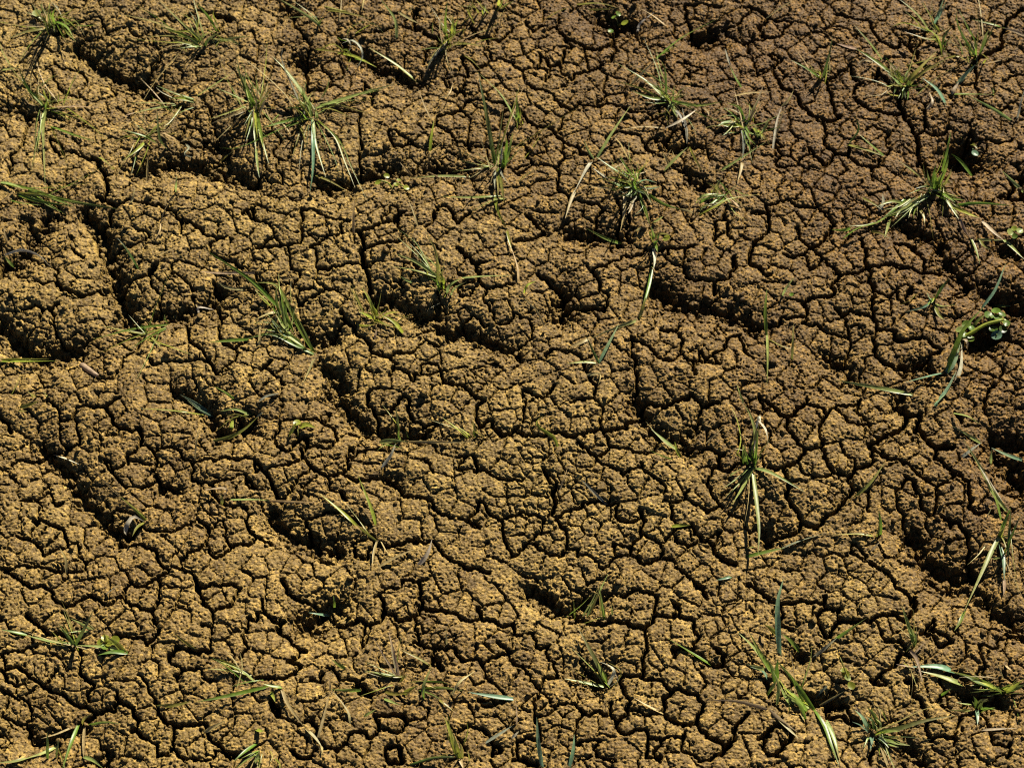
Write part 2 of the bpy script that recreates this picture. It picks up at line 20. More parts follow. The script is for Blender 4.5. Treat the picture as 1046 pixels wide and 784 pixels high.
# Plants: (name, label, square, "colour width rise:x,y x,y ..." from root to tip, ';' between blades).
# L = round leaf, T = stem, A before the rise = arched blade whose both ends touch down.
PLANTS = [
("grass_tuft","dense dark green grass tuft with a broad pale leaf at the top left corner",(0,0),
 "d 4 40:215,130 190,60 150,5;p 3 50:205,110 200,50 205,-5;p 3 14:220,110 165,75 105,50;o 4 8:200,115 110,130 30,160;s 2 8:205,110 100,105 5,95;g 4 15:230,90 270,110 300,155;o 2 20:225,100 290,80 310,60;g 3 10:235,80 270,130 310,170;d 3 45:210,110 175,50 170,5;g 3 60:225,100 215,60 240,10;d 3 30:200,120 160,60 130,15;L p 7:150,55"),
("grass_tuft","olive grass tuft fanning left near the top edge, beside a dark furrow end",(0,0),
 "g 4 10:820,180 740,140 640,105;y 3 12:820,170 770,130 690,130;p 3 16:830,170 760,110 650,5;o 3 6:815,175 640,95 470,55;g 4 40:885,130 850,70 800,10;y 3 45:895,130 870,60 880,20;p 3 10:860,175 960,155 1020,150;d 4 12:820,200 790,170 760,150;d 4 14:835,190 850,160 900,130;o 3 8:780,170 700,175 640,185;d 3 25:830,185 830,140 810,110"),
("grass_tuft","grass tuft with one long pale blade hanging straight down near the left edge",(0,0),
 "g 4 18:190,445 120,370 70,265;p 3 14:185,445 140,395 85,320;y 2 30:190,445 205,400 190,350;p 4 8:190,440 178,520 180,620 185,770;k 2 7:200,440 300,435 430,440;y 3 5:180,445 215,442 245,440;g 3 8:205,515 300,550 400,580;o 3 30:185,430 150,380 160,340;o 2 6:210,445 330,490 400,530;y 2 25:200,435 180,380 175,360;g 3 8:190,450 230,460 270,480"),
("grass_shoot","pale bent blade of grass entering over the left edge above a long drooping tuft",(0,0),"p 3 25:45,275 10,215 -5,160"),
("grass_shoot","short pale green blade lying level at the left edge near the top",(0,0),"p 3 6:-5,287 35,283 75,275"),
("grass_tuft","low sparse grass tuft with one pink-tipped straw, left of the tall twin tufts",(0,0),
 "p 3 8:720,430 620,445 540,463;k 3 6:560,458 520,470 490,480;g 4 8:800,410 720,385 640,350;p 3 14:800,395 870,350 960,290;y 3 8:790,415 740,400 690,400;o 3 12:750,430 740,390 660,370;o 2 10:730,430 660,470 620,480"),
("grass_tuft","thin spidery grass tuft with crossing yellow green blades in a crumbly hollow",(0,0),
 "g 3 8:600,560 550,545 480,525;g 3 5:590,550 620,570 640,585;y 4 10:590,580 560,610 500,655;s 2 12:600,515 580,490 565,475;s 2 6:480,525 520,505 560,485;d 4 25:680,610 650,560 640,440;s 3 7:655,540 680,550 735,580;s 2 6:735,580 760,565 780,555;o 2 10:600,570 640,520 720,490"),
("dry_straw","upright short straw standing below a spidery grass tuft at upper left",(0,0),"s 3 12:600,745 602,680 605,630"),
("grass_shoot","yellowed curled blade with a small round tip beside a dark pit at upper left",(0,0),"o 3 6:400,640 425,655 460,685;L o 3:460,687"),
("dry_straw","tiny curled whitish straw above the crumbly black hollow at upper left",(0,0),"w 3 A7:760,590 772,605 752,630 790,642"),
("grass_shoot","single olive blade leaning over the black hollow left of the tall pale tufts",(0,0),"o 3 12:890,670 920,640 955,612"),
("grass_shoot","short pale upright blade below the crumbly hollow at upper left",(0,0),"p 3 20:718,785 718,750 720,715"),
("grass_tuft","tall tuft with dark upright and pale trailing blades, left one of a pair",(0,0),
 "d 5 45:1030,440 995,340 960,260;p 3 16:1015,420 940,385 870,355;s 3 6:1015,435 930,475 860,505;p 4 6:1020,440 1035,520 1044,620;p 3 5:1044,600 1050,670 1058,725;p 3 5:1050,520 1075,600 1096,668;s 3 20:1056,480 1080,400 1096,320;d 5 30:1040,430 1010,370 990,300;g 4 30:1046,440 1020,390 1005,330;g 4 12:1040,430 1065,540 1075,600;y 3 14:1036,430 1044,500 1050,560;d 3 50:1030,430 985,330 965,230;o 2 30:1045,440 1080,360 1110,300"),
("grass_tuft","tall tuft with a broad pale leaning blade, right one of a pair",(1,0),
 "p 5 30:225,480 200,400 130,300 65,230;o 3 30:215,480 190,430 160,400;g 4 8:220,470 100,500 30,520;p 4 9:235,445 330,410 450,375 575,340;p 4 6:230,480 240,580 282,722;a 4 6:228,480 232,600 230,700 218,785;o 3 6:250,490 320,560 360,660 402,765;o 3 8:240,440 330,430 460,465;d 3 40:200,440 190,370 195,300;e 3 45:200,470 110,270 105,190;s 2 5:90,490 120,520 140,550;o 4 8:165,500 190,550 205,605;o 3 5:230,710 300,740 370,780;g 4 20:230,480 215,420 180,370;g 4 10:225,475 210,440 130,380;y 3 12:220,480 180,430 150,440"),
("dry_straw","small straw tip leaning at the left of the broad pale leaning blade",(1,0),"s 3 14:42,212 30,190 22,170"),
("grass_tuft","sparse grass tuft with a white hooked blade arching over a black hole",(1,0),
 "p 4 16:265,110 200,60 90,-5;d 4 14:250,105 265,85 275,70;o 3 8:280,40 350,50 460,75;y 3 10:400,140 440,115 465,100;w 3 A22:350,178 390,165 425,195 432,235 413,272;y 4 8:320,213 400,230 490,275;o 3 8:230,200 280,205 340,215;g 3 10:380,170 350,165 325,150;o 2 6:270,25 330,40 390,50;s 2 10:440,-5 435,20 430,45;g 3 6:400,240 450,255 480,270"),
("grass_shoot","pale bent blade of grass hanging from the top edge at the left of centre",(1,0),"p 4 20:572,165 565,80 505,-5"),
("dry_straw","pale straw slanting down to the right below the top edge",(1,0),"s 3 7:580,50 620,75 662,97"),
("dry_straw","thin straw touching the top edge beside a pale bent blade",(1,0),"s 2 12:610,55 632,35 652,5"),
("grass_tuft","bright green upright tuft trailing grey straw at the top edge, left of centre",(1,0),
 "g 5 60:780,180 772,90 780,-5;y 4 40:780,175 800,120 830,70;g 4 30:785,170 765,130 750,80;e 3 6:775,190 720,240 680,320;s 2 20:735,80 720,50 700,10;o 3 7:800,185 860,180 930,190;s 2 5:920,185 960,190 1005,205;y 4 35:785,170 800,110 800,60;d 4 30:780,180 770,140 775,100;e 3 6:770,195 735,215 700,260;g 3 40:790,180 810,130 790,60"),
("grass_tuft","pair of thin olive blades curving in from the top edge near the upright bright tuft",(1,0),
 "o 3 30:880,80 865,50 890,10;o 3 25:905,55 895,35 865,0;y 3 30:945,55 920,30 895,0"),
("grass_tuft","bright yellow green grass tips poking in at the top edge",(1,0),"y 4 35:985,25 988,10 990,-8;y 4 20:1005,35 1025,20 1050,5;g 3 30:990,30 1000,10 1010,-10"),
("grass_shoot","pale green straight blade slanting across a dark furrow at upper centre left",(1,0),"p 4 18:662,342 570,265 460,195"),
("dry_straw","pale grey-green straw slanting to a point above a cracked plate, upper centre",(1,0),"s 2 8:715,490 690,440 660,365"),
("grass_shoot","short yellow blade standing upright right of a thin leaning straw",(1,0),"y 4 14:706,625 712,560 724,490"),
("dry_straw","faint straw bowed on the soil right of a short yellow upright blade",(1,0),"s 2 A7:698,665 715,620 758,580"),
("dry_straw","very thin arched straw on a cracked plate below the bright upright tuft",(1,0),"s 2 A9:745,402 785,385 800,345"),
("grass_tuft","narrow grass tuft with a tall dark blade and long drooping pale stems at upper centre",(1,0),
 "d 5 45:970,670 940,480 905,300;d 4 55:975,670 950,540 925,380;e 4 14:1000,680 1000,630 1005,580;g 4 25:1010,680 1030,610 1046,540;p 3 8:970,675 900,688 800,700;p 3 7:870,720 750,717 620,726;g 3 5:1000,800 860,805 750,800;p 4 7:1020,810 960,820 880,860;y 4 6:970,780 985,860 1020,930;y 3 5:1020,925 1030,980 1042,1025;o 4 10:985,690 990,760 985,800;e 4 8:975,690 970,740 975,790;g 4 40:1000,690 1020,600 1015,560;o 4 20:990,700 1005,780 1010,830"),
("grass_shoot","broad pale green blade leaning left above the narrow dark tuft",(1,0),"p 4 18:1055,485 990,380 888,283"),
("dry_straw","short pale straw lying left of the round leaved sprout, upper centre left",(1,0),"s 3 7:635,717 610,690 585,662"),
("leafy_sprout","tiny sprout with four round pale yellow leaves at upper centre left",(1,0),
 "T y 2 8:555,770 535,745 500,735;T y 2 8:555,770 575,750 600,760;L y 4:495,745;L y 4:532,718;L y 4:570,752;L y 4:612,766;L y 3:580,735"),
("grass_tuft","two short green blades beside a round clod, upper centre",(2,0),"g 4 25:22,500 18,450 15,375;g 3 20:8,500 14,470 20,440;y 3 14:26,500 30,470 28,430"),
("leafy_sprout","small sprout with bright oval leaves in a black pit at the top edge",(2,0),
 "T o 2 8:430,110 425,85 410,70;T o 2 8:430,110 440,100 455,95;L y 5:455,95;L g 4:412,72;L g 4:398,128;L g 4:430,58"),
("dry_straw","pale bent straw right of the black pit with bright oval leaves",(2,0),"w 3 14:508,130 520,95 575,52"),
("grass_shoot","olive blade lying flat along the top edge above the oval leaved sprout",(2,0),"o 3 8:255,20 350,15 442,37;o 2 6:300,40 370,38 420,35"),
("grass_shoot","thin olive blade slanting up right, left of the oval leaved sprout",(2,0),"o 3 12:125,82 185,48 245,25"),
("dry_straw","faint thin straw sloping down right of the top centre sprout",(2,0),"s 2 8:640,120 570,65 500,25"),
("grass_shoot","long blade, straw below and green above, crossing the upper right plates diagonally",(2,0),"s 4 10:480,348 525,298 585,238;g 4 16:575,248 690,155 845,72;g 3 12:585,235 640,205 690,170"),
("grass_tuft","sprawling grass tuft with a grey kinked straw among thin green blades, upper right of centre",(2,0),
 "g 4 8:630,410 560,400 485,370;p 4 10:630,412 540,330 410,250;g 3 20:625,400 600,370 585,340;g 3 40:625,400 620,290 605,250;d 3 30:650,420 655,380 660,345;g 4 8:640,410 750,430 850,415;e 4 10:650,440 680,470 700,520;p 3 8:640,415 655,450 670,480;w 4 A12:620,525 690,490 748,448;s 2 5:620,522 530,517 430,532;e 4 8:710,585 705,520 690,440;s 3 7:775,440 795,455 800,475;s 2 7:800,490 815,475 820,460;o 3 6:720,600 745,650 772,700;g 3 12:660,430 690,420 760,440;y 3 9:640,420 610,380 555,345"),
("dry_straw","dry pale green blade slanting above a bundle of short bleached straws, upper right of centre",(2,0),"p 4 8:615,697 660,650 712,600"),
("dry_straw","cluster of short bleached straws standing in a dark hollow, upper right of centre",(2,0),"s 3 9:640,680 625,650 610,620;s 2 9:620,660 630,635 645,610;s 2 8:650,670 655,640 650,615"),
("grass_tuft","grass tuft with two stiff pink straw stalks pointing up right, upper right",(2,0),
 "k 4 18:930,505 985,440 1025,340;k 3 14:960,515 985,450 1020,345;g 6 6:935,508 870,500 835,515;g 3 16:930,505 900,470 860,440;e 5 6:940,520 945,580 935,660;s 4 5:935,660 930,690 915,742;p 3 8:840,700 920,650 1030,580;g 4 12:1005,560 995,540 985,510;p 3 14:1000,565 1025,520 1045,480;g 3 20:950,500 920,440 870,420;s 3 8:895,395 960,380 1050,375;y 3 10:990,530 1010,545 1030,570;s 3 14:1070,560 1090,500 1105,440;g 3 10:940,510 960,560 990,590;y 3 7:930,510 880,515 845,505"),
("grass_shoot","small pale-tipped green blade leaning above the pink straw tuft, upper right",(2,0),"g 3 8:935,362 905,315 885,268;w 3 10:888,272 875,235 866,200"),
("grass_tuft","large bushy green tuft with wide pale straws on its left, upper right of centre",(2,0),
 "p 4 16:340,650 400,550 480,430;s 3 18:470,650 440,590 413,558;p 3 10:330,650 305,610 290,570;w 5 5:320,660 295,700 250,785;s 4 4:255,775 235,820 213,890;g 4 10:480,730 410,690 340,640;g 4 14:490,720 450,700 400,660;g 3 30:500,740 460,680 435,630;s 3 20:430,720 440,690 447,665;w 3 8:385,728 360,710 325,685;g 3 40:500,750 490,700 485,670;a 4 12:500,750 540,735 585,745;s 2 5:420,775 360,765 295,755;g 4 8:510,760 450,760 400,740;d 4 10:500,770 540,790 570,830;g 4 5:515,790 545,870 560,920;g 4 6:540,785 610,830 680,853;s 3 4:680,853 715,860 745,872;s 4 4:455,785 455,860 438,945;k 3 5:495,800 480,850 470,870;p 4 10:500,760 470,790 445,800;g 3 25:495,750 520,700 540,680;y 3 12:500,760 430,730 380,720;a 3 12:500,760 560,770 600,760;g 3 12:490,770 460,740 420,745;d 3 9:510,770 480,800 420,790"),
("grass_tuft","olive arching blades low on the soil with a knotted top, below the pink straw tuft",(2,0),
 "y 3 A10:760,875 830,840 890,810 1010,792;p 4 A8:752,815 790,795 860,793;s 4 7:935,865 900,825 870,800;p 3 7:760,865 775,845 783,830;o 3 8:860,800 840,770 800,745;o 3 20:820,790 835,760 850,720;g 3 A9:760,830 800,805 870,805;g 3 8:850,800 810,830 770,850;p 2 8:860,795 890,830 930,850"),
("grass_shoot","faint olive blade slanting over plates right of the two short green blades, upper centre",(2,0),"o 2 8:20,745 60,710 112,680"),
("dry_straw","straw sticking in from the top edge at the upper right",(3,0),"s 2 14:-5,75 50,35 105,2"),
("grass_tuft","small dark thin tuft on a clod with a slanting green blade, upper right",(3,0),"g 3 12:220,325 160,280 95,245;d 3 35:225,320 250,230 265,150;d 3 25:230,315 245,280 255,250;o 3 20:215,320 210,300 190,290"),
("dry_straw","pale bowed straw with a kinked top left of the wide cracks, upper right",(3,0),"w 3 8:20,622 38,500 58,435;s 3 10:58,435 85,410 106,370"),
("grass_tuft","wide olive tuft with thin dark upper blades over a deep crack, upper right",(3,0),
 "g 5 10:550,360 490,290 420,235 355,195;p 3 20:470,250 420,180 355,105;k 3 A8:430,255 395,245 368,262;y 4 8:545,330 510,300 480,280;k 4 10:370,200 325,190 283,178;o 5 15:560,340 610,290 690,210;o 4 18:560,350 640,290 740,235;p 4 8:540,320 510,300 470,280;d 5 8:550,360 550,385 545,405;d 5 20:570,350 580,330 590,300;y 3 6:545,350 580,350 620,300;o 4 8:540,340 510,310 500,260;y 3 10:555,345 530,300 540,270;o 3 9:550,350 520,350 500,340"),
("grass_tuft","yellow green curved blades with pale tips reaching the top edge, right side",(3,0),
 "y 4 A18:712,232 700,170 660,125 560,95 512,108;p 4 20:660,130 610,60 535,-5;s 3 14:655,82 685,52 712,40;a 4 20:680,100 700,50 718,-5;y 4 12:702,138 690,115 678,95;o 3 9:670,140 720,160 782,190;o 3 12:700,160 650,160 560,130;d 3 25:710,200 720,150 760,100"),
("grass_tuft","dark tuft of upright green blades near the top right corner",(3,0),
 "g 4 40:850,235 845,170 820,120 780,40;d 4 35:865,225 890,150 905,120;g 3 30:850,230 848,200 845,165;d 4 45:860,235 910,140 945,50;d 3 30:855,235 830,180 800,140;d 3 45:850,235 780,110 770,20;o 3 20:850,240 830,215 825,140"),
("grass_shoot","broad pale blade with a pinkish lower half, lying below the dark corner tuft",(3,0),"k 5 5:750,388 765,360 780,335;a 6 9:775,342 805,305 848,263"),
("grass_shoot","long green blade fading to a pink tip at the right edge near the top",(3,0),"k 4 7:1050,148 1010,128 960,115;g 3 9:970,118 910,98 835,80"),
("grass_shoot","broad pale aqua blade slanting right over a dark crack, upper right",(3,0),"a 5 10:730,432 690,365 632,318"),
("dry_straw","short pinkish hooked straw below the wide olive tuft, upper right",(3,0),"k 4 A9:650,447 672,415 658,373"),
("grass_shoot","thin level green blade with an upturned pale tip, upper right",(3,0),"g 3 6:740,385 830,385 922,386;p 3 10:920,388 920,375 919,355"),
("grass_shoot","pale green slanting blade right of the level blade with an upturned tip",(3,0),"p 4 10:1000,497 920,445 815,388"),
("dry_straw","olive bowed straw below the dark corner tuft, upper right",(3,0),"o 3 A9:720,240 775,230 822,256"),
("grass_tuft","large green tuft sprawling over cracks with pink-tipped straws, right side",(3,0),
 "g 6 30:690,780 680,720 692,655;g 4 35:710,700 730,620 747,540;g 4 40:690,770 725,690 740,630;p 5 6:700,780 740,832 780,892;k 5 5:780,890 805,935 830,975;p 4 4:830,972 850,1022 866,1075;y 4 7:740,832 815,870 862,888;k 5 7:868,898 915,940 965,980;p 4 5:960,975 1000,1010 1045,1055;g 4 7:770,837 860,828 995,838;p 3 5:855,977 905,978 965,978;g 4 10:700,785 730,800 765,825;p 4 7:660,790 570,840 455,895;g 4 7:560,812 500,870 440,912 340,932;g 4 5:345,930 305,938 262,936;g 3 6:600,832 540,870 475,885;g 4 A8:310,972 370,932 465,900;w 4 7:455,862 472,825 470,790;p 4 5:500,892 490,930 478,968;o 3 5:380,802 430,830 465,855;o 3 5:420,942 460,950 500,972;o 4 5:620,852 635,880 640,912;o 3 5:862,972 880,1000 912,1018;g 5 25:690,775 700,730 720,700;y 4 20:695,775 690,740 705,715;p 4 9:560,830 510,820 450,840;g 4 7:620,800 550,850 520,890;g 3 6:460,900 400,920 330,920;d 4 15:690,780 650,760 600,770;g 4 8:700,785 760,810 800,815;g 4 25:690,780 660,740 650,690"),
("grass_shoot","green blade leaning beside the black hole at the right",(3,0),"g 4 10:832,717 790,660 750,628"),
("dry_leaf","pale bluish white leaf scrap at the rim of a black hole, right side",(3,0),"L a 5:845,625;a 6 6:846,635 840,622 838,605"),
("grass_shoot","short olive blade curled over the upper rim of the black hole, right side",(3,0),"o 4 A9:800,602 797,580 790,560;o 4 A8:820,592 840,590 858,610"),
("grass_shoot","straw olive blade lying across plates left of the large right-hand tuft",(3,0),"o 4 7:320,590 400,610 482,640"),
("grass_shoot","green blade leaning up left from a narrow crack, left of the large right-hand tuft",(3,0),"g 3 12:480,640 420,590 368,543"),
("grass_shoot","olive blade pointing at the foot of the large right-hand tuft",(3,0),"o 4 9:622,722 580,690 528,652"),
("grass_shoot","dark olive bent blade standing on a plate, right side",(3,0),"d 3 25:330,590 372,530 355,470"),
("grass_shoot","pale slanting blade over the dark pit at the right edge",(3,0),"p 4 12:1045,785 1000,740 955,695"),
("grass_shoot","thin grey upright blade near the right edge, below the dark corner tuft",(3,0),"e 3 20:1018,485 1030,430 1046,370"),
("leafy_sprout","small cluster of pale round leaves beside the dark pit at the right edge",(3,1),"T g 2 6:1010,190 1000,175 990,165;L p 5:990,165;L p 5:1028,160;L g 4:1008,180;L y 4:1005,150"),
("grass_tuft","long dark green blades lying level in a sheaf by the left edge",(0,1),
 "g 4 8:60,5 150,35 300,60;g 3 8:130,0 250,30 370,50;d 4 7:160,8 330,45 510,75;g 4 7:-5,-38 90,-20 190,5;g 4 6:110,-10 220,30 300,58;p 4 8:-5,-40 50,-30 100,-10;o 3 8:70,15 170,15 240,35"),
("dry_straw","pale straw crossing the left end of a sheaf of level dark blades",(0,1),"s 4 12:0,45 30,22 72,-18"),
("dry_straw","short upright straw above a bowed thin straw, upper left",(0,1),"s 3 10:535,45 542,18 550,-15"),
("dry_straw","bowed straw with a tapering tail on the plates at upper left",(0,1),"s 3 14:655,130 675,70 708,18;s 2 4:655,125 650,160 633,192"),
("dry_straw","whitish arching straw over a dark hollow at the left edge",(0,1),"w 3 A12:20,257 90,237 160,260 203,303"),
("dry_straw","thin standing straw in the dark hollow at the left edge",(0,1),"s 3 12:32,205 20,175 15,145"),
("grass_shoot","stubby green blade tip under the whitish arching straw at the left edge",(0,1),"g 4 6:58,305 38,285 18,262"),
("grass_tuft","slender three-way tuft with one upright green blade beside a deep furrow, left",(0,1),
 "g 4 45:600,580 640,460 692,330;o 4 7:600,582 500,565 410,545;g 3 7:690,540 550,557 380,600;o 3 5:610,585 635,610 662,642;g 3 10:680,530 672,520 672,500;g 3 16:600,580 590,560 575,540"),
("dry_straw","short straw lying on a pale plate right of the long furrow, upper left",(0,1),"s 3 8:640,262 670,248 714,228"),
("grass_shoot","dark olive leaning blade at the head of the long furrow, left",(0,1),"d 3 18:565,315 520,240 478,188"),
("grass_shoot","yellow green pair of flat blades entering from the left edge",(0,1),"y 4 6:-10,690 110,692 240,688;y 3 8:-5,684 90,682 200,680"),
("dry_chip","chunky pale pinkish chip of dry stalk lying on the soil at left",(0,1),"k 7 5:335,707 365,727 397,748"),
("dry_straw","small pale curled straw ending a black crack, left of the bushy tuft",(0,1),"w 3 A7:810,492 812,470 872,480;s 3 6:800,455 808,470 806,485"),
("grass_tuft","bushy green grass tuft leaning left with many long blades, left of centre",(1,1),
 "g 5 12:240,660 180,560 130,460 80,380 -5,368;g 5 10:240,665 150,620 60,580 -50,600;d 4 30:230,650 190,560 150,480;p 4 9:200,640 120,590 30,570;p 5 20:130,570 110,500 90,430;y 4 10:60,470 20,430 -5,400;s 4 7:90,492 50,497 -5,520;p 4 22:130,560 125,530 118,500;g 4 24:100,480 -20,360 -210,235;p 4 22:90,470 -40,350 -130,295;g 4 10:-30,600 -110,605 -190,612;s 3 8:-40,400 -120,390 -160,365;k 3 8:-5,330 -150,330 -230,325;s 4 4:240,670 217,725 188,785;s 3 8:100,362 135,352 172,350;a 4 14:120,560 100,530 85,480;p 4 16:150,590 110,550 80,500;g 4 25:140,560 110,470 100,400;y 4 8:180,610 100,570 20,560;g 3 30:100,500 80,440 85,370;p 3 7:200,640 150,590 100,570;g 4 35:150,570 120,500 120,430;s 3 9:10,630 12,590 15,545;a 3 10:130,580 90,560 60,520"),
("grass_tuft","pale yellow wispy grass tuft on a plate just left of centre",(1,1),
 "y 4 12:480,520 445,500 418,488;y 5 10:600,580 560,530 510,500;y 4 25:490,512 460,440 430,390;o 3 25:440,500 405,430 380,385;k 3 7:480,600 485,580 490,558;y 3 8:415,545 450,545 485,538;y 4 16:490,520 490,490 470,460;y 4 10:500,520 540,495 580,490;o 3 8:480,525 520,540 560,550;y 3 14:485,515 520,490 530,470"),
("grass_tuft","open spidery tuft with pale blades pointing left, centre top",(1,1),
 "p 4 10:740,350 640,320 520,298;p 4 12:740,345 660,290 575,253;o 3 40:740,370 732,250 690,160;g 4 30:745,400 755,350 770,250;p 4 14:775,415 790,380 835,352;p 3 8:830,352 920,345 1046,340;p 3 8:640,370 610,358 578,340;g 4 15:750,390 740,370 710,350;y 3 25:760,400 765,360 740,320;e 4 10:735,400 740,385 745,360"),
("dry_straw","short pale straw standing over a black pit above the cracked centre",(1,1),"w 4 8:678,502 710,475 748,453"),
("dry_straw","thin straw on plates left of the narrow tall tuft, upper centre",(1,1),"s 2 10:658,140 640,85 618,30"),
("dry_straw","upright pale straw with a fine crack-like shadow, upper left of centre",(1,1),"s 4 14:397,172 396,90 402,5"),
("grass_shoot","straw-yellow curl on a cracked plate left of the centre furrow",(2,1),"y 3 A9:45,412 58,380 92,364"),
("dry_straw","pale straw slanting down right below a straw-yellow curl, centre",(2,1),"s 3 7:132,552 100,490 62,450 28,418"),
("dry_straw","long faint straw below the narrow tall tuft, upper centre",(2,1),"s 3 6:22,375 18,310 -4,235"),
("grass_shoot","green blade leaning left across a dark furrow, right of centre top",(2,1),"g 4 10:445,212 380,190 298,148"),
("grass_tuft","tall thin kinked tuft with pale fallen blades at its foot, right of centre",(2,1),
 "g 4 25:575,210 572,175 562,138;d 4 18:582,210 590,190 597,165;y 4 20:570,205 560,180 555,160;w 4 5:572,230 578,270 573,315;g 4 8:568,305 550,400 518,505;o 5 12:515,522 528,480 542,430;p 4 6:512,523 440,545 310,600;s 4 5:320,595 275,615 232,632;a 4 12:348,702 390,620 432,538;d 3 18:352,702 325,645 298,585;p 3 6:348,700 285,693 220,700;s 3 6:298,747 330,742 358,738;s 3 6:355,740 354,760 348,785;p 4 8:570,125 590,115 612,100;s 3 8:500,162 520,148 545,135;L y 5:625,190;g 4 5:575,205 585,225 590,245;o 4 10:565,190 600,170 640,175"),
("grass_shoot","tall upright blade, green above and pale below, right of centre",(2,1),"g 4 20:1034,590 1029,480 1036,395;p 3 4:1036,570 1040,680 1036,790"),
("grass_shoot","short pale green blade with a tiny round leaf at its foot, right of centre",(3,1),"p 3 16:60,425 78,390 108,348;L g 3:97,418"),
("grass_shoot","faint thin upright blade on brown plates, right of centre",(3,1),"o 3 18:100,685 103,620 106,540"),
("grass_shoot","faint olive blade lying level under a thin upright blade, right of centre",(3,1),"o 2 5:0,598 60,630 105,640"),
("grass_tuft","tiny star-shaped tuft with pale aqua arms on a dark clod, right",(3,1),"a 3 9:670,440 640,467 560,490;p 3 9:680,455 712,466 765,460;o 4 8:680,455 697,500 722,522;d 4 25:685,435 712,390 742,350;a 4 10:672,445 658,430 650,410"),
("clover_plant","clover with pale round leaves on a yellow stem among long aqua blades, right",(3,1),
 "g 6 30:730,735 760,650 800,560 880,470;a 5 22:870,480 930,400 972,290;T y 5 14:775,605 830,575 890,540 965,520;T g 3 14:890,545 910,520 905,505;T g 2 10:890,545 930,570 935,585;L g 7:903,503;L g 6:938,512;L y 5:962,526;L p 6:785,562;L g 6:812,540;L g 6:826,600;L a 7:935,585;L g 6:930,485;L g 5:830,555;L g 5:955,500;L d 6:920,560;L g 5:800,580;L d 6:960,560;L g 5:975,535;w 5 6:765,775 788,710 792,620;k 4 A12:790,600 812,608 815,642;a 6 7:725,740 762,690 788,612;g 5 8:740,720 760,650 780,600;a 4 5:690,860 735,800 770,730;a 4 5:690,870 690,860 735,815;g 3 8:925,465 960,465 995,465;g 4 10:820,570 860,520 890,500"),
("grass_shoot","aqua blade lying level left of the clover foot, right",(3,1),"a 4 7:720,738 640,757 555,778"),
("grass_shoot","long pale straight blade lying on brown plates left of the clover",(3,2),"p 5 7:592,45 450,15 275,-15"),
("grass_tuft","little pair of olive blades at the left edge, mid height",(0,2),"o 4 8:75,97 120,85 158,68;o 3 10:150,58 135,45 112,32"),
("dry_straw","long yellow straw lying level on plates, left of the twin aqua blades",(0,2),"y 2 5:835,127 700,108 558,99"),
("grass_shoot","twin pale aqua blades leaning over a black pit, left of centre",(0,2),"a 4 14:872,132 800,80 735,43;a 3 10:862,132 815,105 765,68"),
("grass_tuft","dim tuft in a black pit with a stubby yellow green shoot, left of centre",(0,2),"y 6 10:940,198 944,165 952,135;o 4 A10:870,232 940,215 1000,180 1050,135;p 3 8:1022,127 960,103 895,112;g 3 12:955,62 920,35 875,10;e 4 10:1046,80 1090,50 1140,38;e 3 10:1046,135 1060,125 1075,115"),
("dry_straw","whitish thin straw at the top of the long diagonal furrow, left",(0,2),"w 3 8:198,285 260,302 322,327"),
("dry_straw","faint long straw reaching down a plate, with a yellow green lower end, left",(0,2),"y 4 7:602,562 550,510 490,458;s 2 4:495,462 420,390 348,308"),
("dry_leaf","folded pale leaf arching over a black hole at the end of the long furrow",(0,2),"w 5 A14:512,612 518,575 545,540 590,560;o 4 10:590,565 560,585 540,620"),
("dry_straw","short bowed straw standing on small plates, lower left",(0,2),"s 3 14:270,775 268,715 244,668"),
("dry_straw","hair-thin straw standing upright on the sunlit plates, left of centre",(0,2),"s 2 18:795,305 800,240 812,180"),
("dry_straw","pinkish bent straw with an olive stub, left of centre",(0,2),"k 3 A8:838,432 900,424 926,430 915,455;o 4 8:905,490 905,470 900,448"),
("dry_straw","long pale straw lying dead level above the black pits, left of centre",(0,2),"p 3 5:940,472 1046,472 1100,476;s 3 5:1095,476 1210,480 1340,484"),
("leafy_sprout","pale yellow seedling with two broad leaves over a dark gap, left of centre",(1,2),"y 7 10:130,218 148,190 162,155;y 7 9:172,178 205,166 240,178;T o 2 6:170,215 168,190 168,168;L y 5:166,158"),
("grass_tuft","low tuft with a long level pinkish straw, just below centre",(1,2),"p 5 7:500,240 550,230 620,236;s 3 5:615,235 740,237 868,238;d 3 30:580,215 575,150 568,95;g 4 10:590,232 580,215 578,190"),
("dry_straw","white straw standing with a long thin shadow, below centre left",(1,2),"w 4 16:508,345 545,295 567,243"),
("grass_tuft","two short yellow green blades crossing at their feet, just below centre",(1,2),"y 4 9:865,222 820,185 755,135;o 4 14:905,205 890,185 882,145"),
("grass_shoot","thin yellow upright blade above the lower furrow, left of centre",(1,2),"y 4 12:487,580 465,500 414,372"),
("grass_tuft","slanting yellow green blade with a straw tail by the lower furrow, left of centre",(1,2),"y 4 7:410,577 340,515 255,445;o 4 5:492,642 440,600 395,560;s 3 6:492,640 478,690 472,745"),
("dry_straw","thin pale straw slanting below the lower furrow, left of centre",(1,2),"s 3 7:488,752 570,705 655,668"),
("dry_straw","thick white bowed straw beside the lower furrow, below centre",(1,2),"w 5 10:658,742 695,695 716,632"),
("grass_shoot","bright yellow snaking blade on the centre plates",(2,2),"y 4 A9:182,255 165,215 110,180 98,152 122,130"),
("dry_straw","thin upright straw on a plate below the bright yellow snaking blade",(2,2),"s 2 12:190,435 205,390 222,343"),
("dry_straw","grey straw slanting over plates, right of centre below the furrow",(2,2),"e 3 6:382,492 320,430 278,388"),
("grass_tuft","two short pale blades in a dark furrow, right of centre",(2,2),"p 4 9:672,272 610,225 565,185;y 4 12:682,298 668,270 660,235"),
